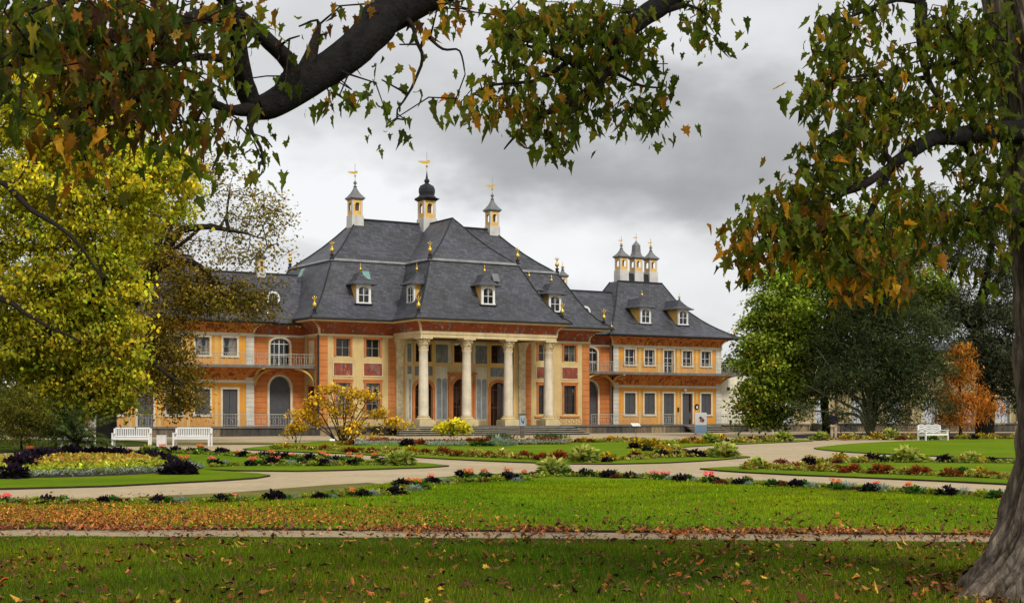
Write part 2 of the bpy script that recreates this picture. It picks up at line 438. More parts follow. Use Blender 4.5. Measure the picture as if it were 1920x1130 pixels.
SKY_BLOBS = [(1150,330,.03,.20,-.26),(1420,300,.02,.16,-.16),(880,240,.02,.14,-.16),(620,120,.02,.14,-.10),
             (560,330,.02,.13,.24),(950,450,.03,.15,.26),(700,420,.02,.12,.18),(1300,500,.02,.12,.12),(1350,120,.02,.1,.05)]
make_world()
sl = bpy.data.lights.new('sun', 'SUN'); sl.energy = 2.5; sl.angle = R(14); sl.color = (1, .95, .87)
so = bpy.data.objects.new('sun', sl); COL.objects.link(so)
# light comes from behind the camera, right of it
so.rotation_euler = (R(48), 0, R(28))
cam = bpy.data.cameras.new('camera'); cam.lens = 50; cam.sensor_width = 36; cam.shift_y = (HY-565)/1920
cam.clip_start = .1; cam.clip_end = 4000
co = bpy.data.objects.new('camera', cam); COL.objects.link(co); co.location = (0,0,EYE); co.rotation_euler = (R(90),0,0)
SC.camera = co
SC.view_settings.view_transform = 'Standard'; SC.view_settings.look = 'None'; SC.view_settings.exposure = 0
SC.cycles.max_bounces = 6; SC.cycles.diffuse_bounces = 3; SC.cycles.transmission_bounces = 4; SC.cycles.transparent_max_bounces = 4

# ================================================================== the palace
# local axes: x along the front, y into the building, z up
PAL = empty('palace', (-6.473, 104.0, 0), R(31.4))
tag(PAL, 'long yellow and orange baroque palace with grey slate roofs and a white columned portico', 'palace')
MID = 5.43; TZ = .68

def wall_front(mb, x0, x1, z0, z1, y, ops, depth=.3):
    xs = sorted({x0, x1, *[o[0] for o in ops], *[o[1] for o in ops]}); zs = sorted({z0, z1, *[o[2] for o in ops], *[o[3] for o in ops]})
    for i in range(len(xs)-1):
        for j in range(len(zs)-1):
            mx, mz = (xs[i]+xs[i+1])/2, (zs[j]+zs[j+1])/2
            if any(o[0] < mx < o[1] and o[2] < mz < o[3] for o in ops): continue
            mb.quad((xs[i],y,zs[j]), (xs[i+1],y,zs[j]), (xs[i+1],y,zs[j+1]), (xs[i],y,zs[j+1]))
    for a, b, c, d in ops:
        mb.quad((a,y,c),(a,y,d),(a,y+depth,d),(a,y+depth,c)); mb.quad((b,y,c),(b,y+depth,c),(b,y+depth,d),(b,y,d))
        mb.quad((a,y,d),(b,y,d),(b,y+depth,d),(a,y+depth,d)); mb.quad((a,y,c),(a,y+depth,c),(b,y+depth,c),(b,y,c))

def window(par, name, x0, x1, z0, z1, y, fw, fm, pane, mull=None, rows=1, cols=2, sill=True, proud=.06, mw=.05):
    f = MB()
    f.box(x0-fw, x0, y-proud, y+.05, z0, z1); f.box(x1, x1+fw, y-proud, y+.05, z0, z1)
    f.box(x0-fw-.02, x1+fw+.02, y-proud-.02, y+.05, z1, z1+fw)
    if sill: f.box(x0-fw-.04, x1+fw+.04, y-proud-.05, y+.05, z0-fw*.9, z0)
    o = f.build(name, fm, par)
    p = MB(); p.quad((x0,y+.2,z0),(x1,y+.2,z0),(x1,y+.2,z1),(x0,y+.2,z1)); p.build('pane', pane, o)
    if mull:
        g = MB()
        for k in range(1, cols):
            x = x0+(x1-x0)*k/cols; g.box(x-mw/2, x+mw/2, y+.14, y+.195, z0, z1)
        for k in range(1, rows+1):
            z = z0+(z1-z0)*k/(rows+1)
            for c in range(cols):
                a = x0+(x1-x0)*c/cols + (mw/2 if c else 0); b = x0+(x1-x0)*(c+1)/cols - (mw/2 if c < cols-1 else 0)
                g.box(a, b, y+.15, y+.19, z-mw*.35, z+mw*.35)
        for a, b in ((x0, x0+.05), (x1-.05, x1)): g.box(a, b, y+.13, y+.196, z0, z1)
        g.build('glazing_bar', mull, o)
    return o

def arch_window(par, name, x0, x1, z0, zs, y, fw, fm, wallm, pane, mull=None, rise=None):
    """opening with an arched head: zs = spring level"""
    cx, r = (x0+x1)/2, (x1-x0)/2; h = rise or r; n = 14
    arc = [(cx - r*math.cos(math.pi*i/n), zs + h*math.sin(math.pi*i/n)) for i in range(n+1)]
    arc2 = [(cx - (r+fw)*math.cos(math.pi*i/n), zs + (h+fw)*math.sin(math.pi*i/n)) for i in range(n+1)]
    f = MB(); yp = y-.06
    f.box(x0-fw, x0, yp, y+.1, z0, zs); f.box(x1, x1+fw, yp, y+.1, z0, zs)
    for i in range(n):
        a, b, c, d = arc[i], arc[i+1], arc2[i+1], arc2[i]
        f.quad((a[0],yp,a[1]),(b[0],yp,b[1]),(c[0],yp,c[1]),(d[0],yp,d[1]))
        f.quad((a[0],yp,a[1]),(a[0],y+.25,a[1]),(b[0],y+.25,b[1]),(b[0],yp,b[1]))
        f.quad((d[0],yp,d[1]),(c[0],yp,c[1]),(c[0],y+.02,c[1]),(d[0],y+.02,d[1]))
    o = f.build(name, fm, par)
    p = MB(); p.add([(x0,y+.2,z0),(x1,y+.2,z0)] + [(a[0],y+.2,a[1]) for a in reversed(arc)], [tuple(range(n+3))]); p.build('pane', pane, o)
    s = MB(); zt = zs+h+.001
    for i in range(n):
        a, b = arc[i], arc[i+1]; s.quad((a[0],y,a[1]),(b[0],y,b[1]),(b[0],y,zt),(a[0],y,zt))
    s.build('spandrel', wallm, o)
    if mull:
        g = MB(); g.box(cx-.03, cx+.03, y+.14, y+.195, z0, zs+h*.98)
        for z in (zs, z0+(zs-z0)*.5): g.box(x0, cx-.03, y+.15, y+.19, z-.025, z+.025); g.box(cx+.03, x1, y+.15, y+.19, z-.025, z+.025)
        for x in (x0+r*.5, x1-r*.5): g.box(x-.015, x+.015, y+.155, y+.185, z0, zs+h*.8)
        g.build('glazing_bar', mull, o)
    return o

def railing(par, runs, z0, h, ring=True, name='railing'):
    """runs: list of ((x,y),(x,y))"""
    mb = MB()
    for (xa, ya), (xb, yb) in runs:
        L = math.hypot(xb-xa, yb-ya); dx, dy = (xb-xa)/L, (yb-ya)/L
        for z, t in ((z0+h, .022), (z0+h*.74, .012), (z0+.1, .015)):
            mb.tube([(xa,ya,z),(xb,yb,z)], t, 4)
        n = max(1, round(L/.2))
        for i in range(n+1):
            x, y = xa+(xb-xa)*i/n, ya+(yb-ya)*i/n
            mb.tube([(x,y,z0),(x,y,z0+h)], .02 if i % 10 == 0 else .010, 4)
            if ring and i < n:
                if i % 2 == 0:
                    c = (x+dx*.1*L/n/.1*.5, y+dy*.1*L/n/.1*.5)
                    pts = [(c[0]+dx*.075*math.cos(t), c[1]+dy*.075*math.cos(t), z0+h*.42+.16*math.sin(t)) for t in [k*math.pi/4 for k in range(9)]]
                    mb.tube(pts, .011, 3)
    return mb.build(name, M['iron'], par)

def each(name, mat, boxes, par=None):
    for bx_ in boxes:
        m = MB(); m.box(*bx_); m.build(name, mat, par or PAL)
# ---------------------------------------------------------------- main block
MX0, MX1, MY = -6.5, 17.36, 3.95
wc = [-4.62, -2.18, 13.04, 15.48]
ops = []
for c in wc: ops += [(c-.57, c+.57, 5.83, 7.12), (c-.57, c+.57, 1.56, 3.87)]
ops += [(1.35, 2.85, TZ, 4.05), (4.65, 6.21, TZ, 4.3), (8.01, 9.51, TZ, 4.05)]
ops += [(1.4, 2.8, 5.55, 6.95), (4.7, 6.16, 5.55, 6.95), (8.06, 9.46, 5.55, 6.95)]
w = MB(); wall_front(w, MX0, MX1, TZ, 7.3, MY, ops)
w.quad((MX0,6.7,TZ),(MX0,MY,TZ),(MX0,MY,7.3),(MX0,6.7,7.3)); w.quad((MX1,MY,TZ),(MX1,6.7,TZ),(MX1,6.7,7.3),(MX1,MY,7.3))
w.quad((MX0,15.9,0),(MX0,6.7,0),(MX0,6.7,8.4),(MX0,15.9,8.4)); w.quad((MX1,6.7,0),(MX1,15.9,0),(MX1,15.9,8.4),(MX1,6.7,8.4))
w.quad((MX1,15.9,0),(MX0,15.9,0),(MX0,15.9,8.4),(MX1,15.9,8.4))
w.build('wall', M['cream'], PAL)
each('quoin', M['orange_q'], [(a, b, MY-.05, MY+.03, TZ, 7.24) for a, b in ((-6.53,-5.86), (-.9,-.3), (11.16,11.76), (16.72,17.39))] + [(-6.54, -6.46, MY+.03, MY+.55, TZ, 7.24)])
for i, c in enumerate(wc):
    window(PAL, 'window', c-.57, c+.57, 5.83, 7.12, MY, .17, M['orange_frame'], M['glass'], M['mull'], 1, 2, False)
    window(PAL, 'window', c-.57, c+.57, 1.56, 3.87, MY, .17, M['orange_frame'], M['glass_curt'] if i < 2 else M['glass'], M['mull'] if i < 2 else M['mull_brown'], 2, 2, False)
    p = MB(); p.box(c-.75, c+.75, MY-.03, MY+.02, 4.42, 5.33)
    p.build('relief_panel', M['panel'], PAL)
    p = MB()
    for a, b, d, e in ((c-.83,c-.75,4.34,5.41),(c+.75,c+.83,4.34,5.41),(c-.75,c+.75,4.34,4.42),(c-.75,c+.75,5.33,5.41)): p.box(a, b, MY-.05, MY+.02, d, e)
    p.build('panel_surround', M['cream_light'], PAL)
    each('sill', M['orange_frame'], [(c-.95, c+.95, MY-.1, MY+.02, 1.28, 1.4)]); each('window_cornice', M['orange_frame'], [(c-.8, c+.8, MY-.12, MY+.02, 4.04, 4.14)])
# painted rings on the dado, right of the portico
for k in range(9):
    p = MB(); cx = 12.4+k*.5
    pts = [(cx+.17*math.cos(t), MY-.012, .98+.17*math.sin(t)) for t in [j*math.pi/6 for j in range(13)]]
    p.tube(pts, .02, 4); p.build('dado_ornament', M['orange_frame'], PAL)
# side wall blind panels
for z0, z1 in ((1.0, 3.6), (5.3, 7.0)):
    p = MB(); p.box(MX0-.03, MX0+.02, 4.75, 5.9, z0, z1); p.build('blind_panel', M['cream_light'] if z0 > 4 else M['glass'], PAL)
    p = MB()
    for a, b, d, e in ((4.6,4.75,z0,z1+.15),(5.9,6.05,z0,z1+.15),(4.75,5.9,z1,z1+.15)): p.box(MX0-.07, MX0+.02, a, b, d, e)
    p.build('panel_surround', M['orange_frame'], PAL)
for x_, y_ in ((-6.62, MY-.06), (21.42, 6.3)): p = MB(); p.tube([(x_,y_,7.35),(x_,y_,TZ)], .065, 8); p.build('drainpipe', M['black'], PAL)
# portico back wall: doors, painted drapery and panels
for c, hw, zt, hd in ((2.1,.75,3.45,.6), (5.43,.78,3.6,.7), (8.76,.75,3.45,.6)):
    d = arch_window(PAL, 'door', c-hw, c+hw, TZ, zt, MY, .24, M['orange_frame'], M['cream'], M['glass_brown'], M['mull_brown'], hd)
    if c == 5.43:
        h = MB(); h.box(c-1.25, c+1.25, MY-.22, MY+.02, 4.62, 4.78); h.box(c-1.1, c+1.1, MY-.12, MY+.02, 4.48, 4.62)
        h.box(c-1.2, c-1.03, MY-.1, MY+.02, TZ, 4.48); h.box(c+1.03, c+1.2, MY-.1, MY+.02, TZ, 4.48); h.build('door_surround', M['orange_frame'], d)
for c in (2.1, 5.43, 8.76):
    window(PAL, 'window', c-.7, c+.7, 5.55, 6.95, MY, .16, M['yellow_trim'], M['glass_brown'], M['mull_brown'], 1, 2)
for a, b in ((.85,1.02), (3.2,3.62), (3.72,4.12), (6.76,7.14), (7.24,7.64), (9.84,10.1)):
    p = MB(); r_ = (b-a)/2
    p.add([(a,MY-.02,1.2),(b,MY-.02,1.2)]+[((a+b)/2+r_*math.cos(t), MY-.02, 4.15+r_*.8*math.sin(t)) for t in [k*math.pi/8 for k in range(9)]], [tuple(range(11))])
    p.build('painted_drapery', M['drape'], PAL)
for a, b, d, e in ((.7,1.05,5.5,6.9),(3.15,4.2,5.5,6.9),(6.66,7.7,5.5,6.9),(9.75,10.15,5.5,6.9),(1.35,2.85,4.5,5.2),(8.0,9.5,4.5,5.2),(.7,1.05,4.6,5.2)): each('painted_panel', M['greypanel'], [(a, b, MY-.025, MY+.02, d, e)])
each('painted_pilaster', M['yellow_trim'], [(x-.08, x+.08, MY-.05, MY+.02, TZ, 7.2) for x in (.5, 2.98, 7.78, 10.2)])
M['field'] = plain('pale_grey_painted_field', S(216,206,178), .85, 1.2, .12, .4)
each('painted_field', M['field'], [(a, b, MY-.014, MY+.02, TZ+.3, 5.2) for a, b in ((.6,1.08),(3.1,4.15),(6.7,7.68),(9.78,10.15))] + [(a, b, MY-.014, MY+.02, 5.45, 7.1) for a, b in ((.6,1.15),(3.1,4.5),(6.4,7.68),(9.7,10.15))])
each('string_course', M['yellow_trim'], [(.58, 10.12, MY-.07, MY+.02, 5.28, 5.4)])
# columns
def corinthian(mb, x, y, z0, z1, r):
    mb.lathe(x, y, [(r*.95,z0),(r*1.18,z0+.03),(r*1.18,z0+.08),(r*.95,z0+.12),(r*.98,z0+.35),(r*1.12,z0+.6),(r*1.35,z1-.16)], 20)
    for row, (zb, h, n, ro) in enumerate(((z0+.12,.32,8,1.0), (z0+.36,.34,8,1.06))):
        for k in range(n):
            t = 2*math.pi*(k+.5*row)/n; c, s_ = math.cos(t), math.sin(t)
            for j, (z, rr, wd) in enumerate(((zb,r*ro,.11),(zb+h*.6,r*(ro+.12),.13),(zb+h,r*(ro+.42),.09),(zb+h*.86,r*(ro+.62),.05))):
                px, py = x+c*rr, y+s_*rr; tx, ty = -s_*wd, c*wd
                cur = ((px-tx,py-ty,z),(px+tx,py+ty,z))
                if j: mb.quad(prev[0], prev[1], cur[1], cur[0])
                prev = cur
    for sx in (-1,1):
        for sy in (-1,1):     # corner volutes
            d = r*1.35; pts = [(x+sx*d*(.72+.1*math.cos(t)), y+sy*d*(.72+.1*math.cos(t)), z1-.24+.1*math.sin(t)) for t in [k*math.pi/4 for k in range(8)]]
            mb.tube(pts, .05, 5)
    a = r*1.6; mb.box(x-a, x+a, y-a, y+a, z1-.13, z1)
def make_column(x, y):
    r0, r1 = .37, .315
    s = MB(); s.lathe(x, y, [(r0*1.06,1.42),(r0,1.5)] + [(r0-(r0-r1)*(k/8.)**1.6, 1.5+(6.15-1.5)*k/8.) for k in range(1,9)] + [(r1*1.12,6.2),(r1*1.12,6.26)], 28)
    o = s.build('column', M['stone_col'], PAL, True)
    b = MB(); b.box(x-.66, x+.66, y-.66, y+.66, TZ, 1.08); b.box(x-.58, x+.58, y-.58, y+.58, 1.08, 1.16)
    b.lathe(x, y, [(.57,1.16),(.6,1.21),(.57,1.27),(.46,1.29),(.43,1.33),(.47,1.36),(.47,1.4),(.405,1.42)], 28); b.build('column_base', M['cream_light'], o)
    c = MB(); corinthian(c, x, y, 6.26, 7.18, r1); c.build('capital', M['stone_cap'], o)
for x in (0, 3.62, 7.24, 10.86): make_column(x, 0)
for x in (0, 10.86):         # antae on the wall behind the end columns
    s = MB(); s.box(x-.28, x+.32, MY-.14, MY+.02, 1.2, 6.3); o = s.build('pilaster', M['stone_cap'], PAL)
    b = MB(); b.box(x-.36, x+.4, MY-.22, MY+.02, TZ, 1.2); b.build('pilaster_base', M['cream_light'], o)
    c = MB(); c.loft([(x-.28,x+.32,MY-.14,MY+.02,6.3),(x-.33,x+.37,MY-.2,MY+.02,6.7),(x-.46,x+.5,MY-.33,MY+.02,7.1),(x-.46,x+.5,MY-.33,MY+.02,7.2)]); c.build('capital', M['stone_cap'], o)
# entablature, portico ceiling, coves
e = MB()
ax0, ax1, ay = -.46, 11.32, -.46
e.box(ax0, ax1, ay, .46, 7.18, 7.42); e.box(ax0, .46, .46, MY-.1, 7.18, 7.42); e.box(10.4, ax1, .46, MY-.1, 7.18, 7.42)
e.box(ax0-.06, ax1+.06, ay-.06, MY-.1, 7.42, 7.62)
e.box(MX0-.1, ax0-.06, MY-.1, MY+.05, 7.28, 7.46); e.box(ax1+.06, MX1+.1, MY-.1, MY+.05, 7.28, 7.46)
e.box(MX0-.1, MX0+.05, MY+.05, 6.7, 7.28, 7.46); e.box(MX1-.05, MX1+.1, MY+.05, 6.7, 7.28, 7.46)
e.build('entablature', M['cream_light'], PAL)
c = MB(); c.box(.46, 10.4, .46, MY-.1, 7.2, 7.34); c.build('portico_ceiling', plain('dark_painted_ceiling', S(96,74,44), .9), PAL)
lamp = MB(); lamp.tube([(4.2,2.6,7.2),(4.2,2.6,6.98)], .015, 5); lamp.lathe(4.2, 2.6, [(.02,7.0),(.22,6.95),(.24,6.88),(.16,6.82),(.03,6.8)], 14); lamp.build('ceiling_lamp', M['white'], PAL)
def cove(x0, x1, y0, y1, zA, zB, ov, n=7, bulge=1.0):
    L = []
    for k in range(n+1):
        t = k/n; d = ov*(1-math.cos(t*math.pi/2)); z = zA+(zB-zA)*math.sin(t*math.pi/2)
        L.append((x0-d, x1+d, y0-d, y1+d, z))
    return L
def ribs(mb, pts, zA, zB, ov, w=.13):
    """curved strips at the corners of a cove; pts: (x,y,sx,sy)"""
    for x, y, sx, sy in pts:
        prev = None
        for k in range(8):
            t = k/7; d = ov*(1-math.cos(t*math.pi/2))+.02; z = zA+(zB-zA)*math.sin(t*math.pi/2)-.02
            mb.box(x+sx*d-w*.5, x+sx*d+w*.5, y+sy*d-w*.5, y+sy*d+w*.5, z, z+(zB-zA)*.28)
c = MB(); c.loft(cove(MX0+.02, MX1-.02, MY-.02+.04, 15.9, 7.46, 8.3, 1.15), False); c.build('painted_cove', M['frieze'], PAL)
c = MB(); c.loft(cove(ax0, ax1, ay, 8, 7.62, 8.3, .62), False); c.build('painted_cove', M['frieze'], PAL)
rb = MB(); ribs(rb, [(MX0,MY,-1,-1),(MX1,MY,1,-1)], 7.46, 8.3, 1.15); ribs(rb, [(ax0,ay,-1,-1),(ax1,ay,1,-1)], 7.62, 8.3, .62)
rb.build('corner_rib', M['cream_light'], PAL)
c = MB()   # eaves boards
c.loft([(-7.66,18.52,2.64,17,8.28),(-7.74,18.6,2.58,17.1,8.40),(-7.74,18.6,2.58,17.1,8.46)])
c.loft([(-1.1,11.96,-1.1,9,8.285),(-1.18,12.04,-1.18,9,8.405),(-1.18,12.04,-1.18,9,8.465)])
c.build('eaves_cornice', M['cream_light'], PAL)
# roofs
def hip(base, top, z0, prof):
    L = []
    for f, z in prof:
        L.append(tuple(base[i]+(top[i]-base[i])*f for i in range(4)) + (z,))
    return L
LOW = [(0,8.47),(0,8.56),(.15,8.9),(.3,9.35),(.45,9.95),(.6,10.72),(.75,11.6),(.88,12.42),(1,13.1)]
UP = [(0,13.1),(.12,13.5),(.3,14.05),(.5,14.75),(.7,15.55),(.88,16.35),(1,16.85)]
r = MB()
r.loft(hip((-7.85,18.71,2.48,17.3), (-4.65,15.5,5.85,13.95), 0, LOW), False)
r.loft(hip((-4.65,15.5,5.85,13.95), (-.75,11.62,9.88,9.92), 0, UP), True)
r.loft(hip((-1.3,12.16,-1.3,11), (1.58,9.28,1.95,11), 0, [(a, z+.004) for a, z in LOW]), False)
r.loft(hip((1.58,9.28,1.95,11), (5.41,5.45,5.4,11), 0, [(a, z+.004) for a, z in UP]), True)
roof = r.build('roof', M['slate'], PAL)
t = MB()
def ringtrim(mb, x0, x1, y0, y1, z, w=.14, back=True):
    mb.loft([(x0-w,x1+w,y0-w,y1+w,z-.06),(x0-w,x1+w,y0-w,y1+w,z+.02),(x0-.02,x1+.02,y0-.02,y1+.02,z+.13)], False)
ringtrim(t, -4.65, 15.5, 5.85, 13.95, 13.12)
ringtrim(t, 1.58, 9.28, 1.95, 9.6, 13.125, .15)
t.build('mansard_ridge_trim', M['lead'], PAL)
t = MB()
def hipline(mb, base, top, prof, corners, off=.0, rad=.06):
    for cx_, cy_ in corners:
        pts = []
        for f, z in prof:
            x = base[cx_]+(top[cx_]-base[cx_])*f; y = base[2+cy_]+(top[2+cy_]-base[2+cy_])*f; pts.append((x,y,z+.02))
        mb.tube(pts, rad, 5)
hipline(t, (-7.85,18.71,2.48,17.3), (-4.65,15.5,5.85,13.95), LOW[1:], [(0,0),(1,0),(0,1)])
hipline(t, (-4.65,15.5,5.85,13.95), (-.75,11.62,9.88,9.92), UP, [(0,0),(1,0),(0,1)])
hipline(t, (-1.3,12.16,-1.3,11), (1.58,9.28,1.95,11), LOW[1:], [(0,0),(1,0)])
hipline(t, (1.58,9.28,1.95,11), (5.41,5.45,5.4,11), UP, [(0,0),(1,0)])
t.tube([(-.75,9.9,16.9),(11.62,9.9,16.9)], .1, 6); t.tube([(5.43,5.4,16.88),(5.43,9.9,16.88)], .09, 6)
t.build('roof_ridge', M['slate_dark'], PAL)
g = MB()     # snow guards above the mansard line, eaves gutters
for k in range(24):
    x = -2.6+k*.22; g.tube([(x,5.95,13.25),(x,6.02,13.6)], .012, 3)
g.tube([(-2.6,5.97,13.5),(2.5,5.97,13.5)], .012, 3); g.tube([(-2.6,5.95,13.34),(2.5,5.95,13.34)], .012, 3)
g.build('snow_guard', M['black'], PAL)
g = MB()
g.tube([(-7.8,2.42,8.47),(-1.3,2.42,8.47)], .09, 6); g.tube([(12.16,2.42,8.47),(18.8,2.42,8.47)], .09, 6); g.tube([(-7.9,2.42,8.47),(-7.9,8,8.47)], .09, 6)
g.tube([(-1.36,-1.36,8.475),(12.22,-1.36,8.475)], .08, 6); g.tube([(-1.36,-1.36,8.475),(-1.36,2.4,8.475)], .08, 6)
g.build('gutter', M['black'], PAL)
# ---------------------------------------------------------------- finials, dormers, chimneys
def finial_data(s=1.0, flame=True):
    mb = MB(); mb.lathe(0, 0, [(.2*s,0),(.2*s,.12*s),(.12*s,.16*s),(.12*s,.3*s),(.17*s,.33*s),(.17*s,.38*s),(.05*s,.42*s),(.05*s,.5*s)], 8)
    base = mb.data('finial_base', M['slate_dark'])
    g = MB(); g.lathe(0, 0, [(.02,.48*s),(.1*s,.53*s),(.155*s,.62*s),(.17*s,.7*s),(.14*s,.8*s),(.06*s,.88*s),(.04*s,.98*s),(.07*s,1.02*s),(.03*s,1.08*s),(.03*s,1.2*s),(.008,1.42*s)], 12)
    if flame:
        for k in range(3):
            a = k*math.pi/3; c, s_ = math.cos(a)*s, math.sin(a)*s
            for q_ in (-1, 1):
                g.tube([(0,0,1.05*s),(q_*c*.12,q_*s_*.12,1.14*s),(q_*c*.19,q_*s_*.19,1.28*s)], [.03*s,.035*s,.012*s], 5)
    return base, g.data('gilded_ball', M['gold'], True)
FB, FG = finial_data(1.0); FB2, FG2 = finial_data(.62, False)
def finial(x, y, z, small=False, par=PAL):
    b = link('finial', FB2 if small else FB, par, (x,y,z))
    link('gilded_ball', FG2 if small else FG, b)
for x, y, z in ((-4.65,5.85,13.15),(15.5,5.85,13.15),(-4.65,13.95,13.15),(1.58,1.95,13.15),(9.28,1.95,13.15)): finial(x, y, z)
for x, y, z in ((-7.3,3.0,8.75),(18.2,3.0,8.75),(-.8,-.75,8.75),(11.66,-.75,8.75)): finial(x, y, z)

db = MB()       # dormer at origin: window plane y=0, faces -y
hw = .56
db.box(-hw, hw, .0, 2.6, -.15, 1.32)
DBODY = db.data('dormer', M['lant'])
df = MB()
for a, b in ((-hw,-.40),(.40,hw)): df.box(a, b, -.06, 0, -.02, 1.3)
for i in range(8):
    t0, t1 = math.pi*i/8, math.pi*(i+1)/8
    a, b = (-.4*math.cos(t0), .92+.2*math.sin(t0)), (-.4*math.cos(t1), .92+.2*math.sin(t1))
    df.quad((a[0],-.06,a[1]),(b[0],-.06,b[1]),(b[0],-.06,1.3),(a[0],-.06,1.3)); df.quad((a[0],-.06,a[1]),(a[0],-.004,a[1]),(b[0],-.004,b[1]),(b[0],-.06,b[1]))
df.box(-hw-.05, hw+.05, -.1, 0, -.12, -.02)
for s_ in (-1, 1): df.box(s_*(hw+.001)-.03, s_*(hw+.001)+.03, -.06, .05, -.02, 1.3)
DFR = df.data('dormer_frame', M['white'])
dg = MB(); dg.quad((-.4,-.012,-.02),(.4,-.012,-.02),(.4,-.012,1.15),(-.4,-.012,1.15)); DGL = dg.data('pane', M['glass_curt'])
dm = MB(); dm.box(-.025,.025,-.045,-.014,-.02,1.1); dm.box(-.4,-.025,-.04,-.014,.5,.54); dm.box(.025,.4,-.04,-.014,.5,.54); DMU = dm.data('glazing_bar', M['white'])
dr = MB(); dr.loft([(-.98,.98,-.42,2.9,1.26),(-.98,.98,-.42,2.9,1.33),(-.76,.76,-.22,2.9,1.44),(-.55,.55,.0,2.9,1.6),(-.38,.38,.2,2.9,1.8),(-.2,.2,.36,2.9,2.02),(-.05,.05,.48,2.9,2.2)])
dr.lathe(0,.5,[(.1,2.15),(.08,2.3),(.05,2.34)],8)
DRO = dr.data('dormer_roof', M['slate'])
ds = MB(); ds.box(-.72,.72,-.14,.5,-.2,-.13); DSI = ds.data('dormer_sill', M['slate_dark'])
def dormer(x, y, z, rz=0, s=1.0):
    b = link('dormer', DBODY, PAL, (x,y,z)); b.rotation_euler.z = rz; b.scale = (s,s,s)
    for n, d in (('dormer_frame',DFR),('pane',DGL),('glazing_bar',DMU),('dormer_roof',DRO),('dormer_sill',DSI)): link(n, d, b)
    g = link('gilded_ball', FG2, b, (0,.5,2.05))
dormer(-3.05, 3.75, 9.88); dormer(13.9, 3.75, 9.88); dormer(MID, -.05, 9.88)
dormer(.0, 2.0, 9.88, R(-90)); dormer(10.86, 2.0, 9.88, R(90))
for x in (25.35, 29.45, -14.5, -18.6): dormer(x, 6.95, 9.5, 0, .97)
for x, y, z, ry in ((-2.2,4.95,12.0,0),(6.75,.95,11.95,1),(12.2,4.9,12.1,1)):
    s = MB(); s.add([(x-.28,y-.12,z-.3),(x+.28,y-.12,z-.3),(x+.28,y+.22,z+.32),(x-.28,y+.22,z+.32),(x-.28,y+.2,z-.3),(x+.28,y+.2,z-.3)],[(0,1,2,3),(0,3,4),(1,5,2)]); s.build('skylight', M['zinc' if ry else 'skylight'], PAL)
s = MB(); s.add([(-5.7,9.2,12.1),(-5.7,9.9,12.1),(-5.38,9.9,12.75),(-5.38,9.2,12.75)],[(0,1,2,3)])
s.build('skylight', M['skylight'], PAL)

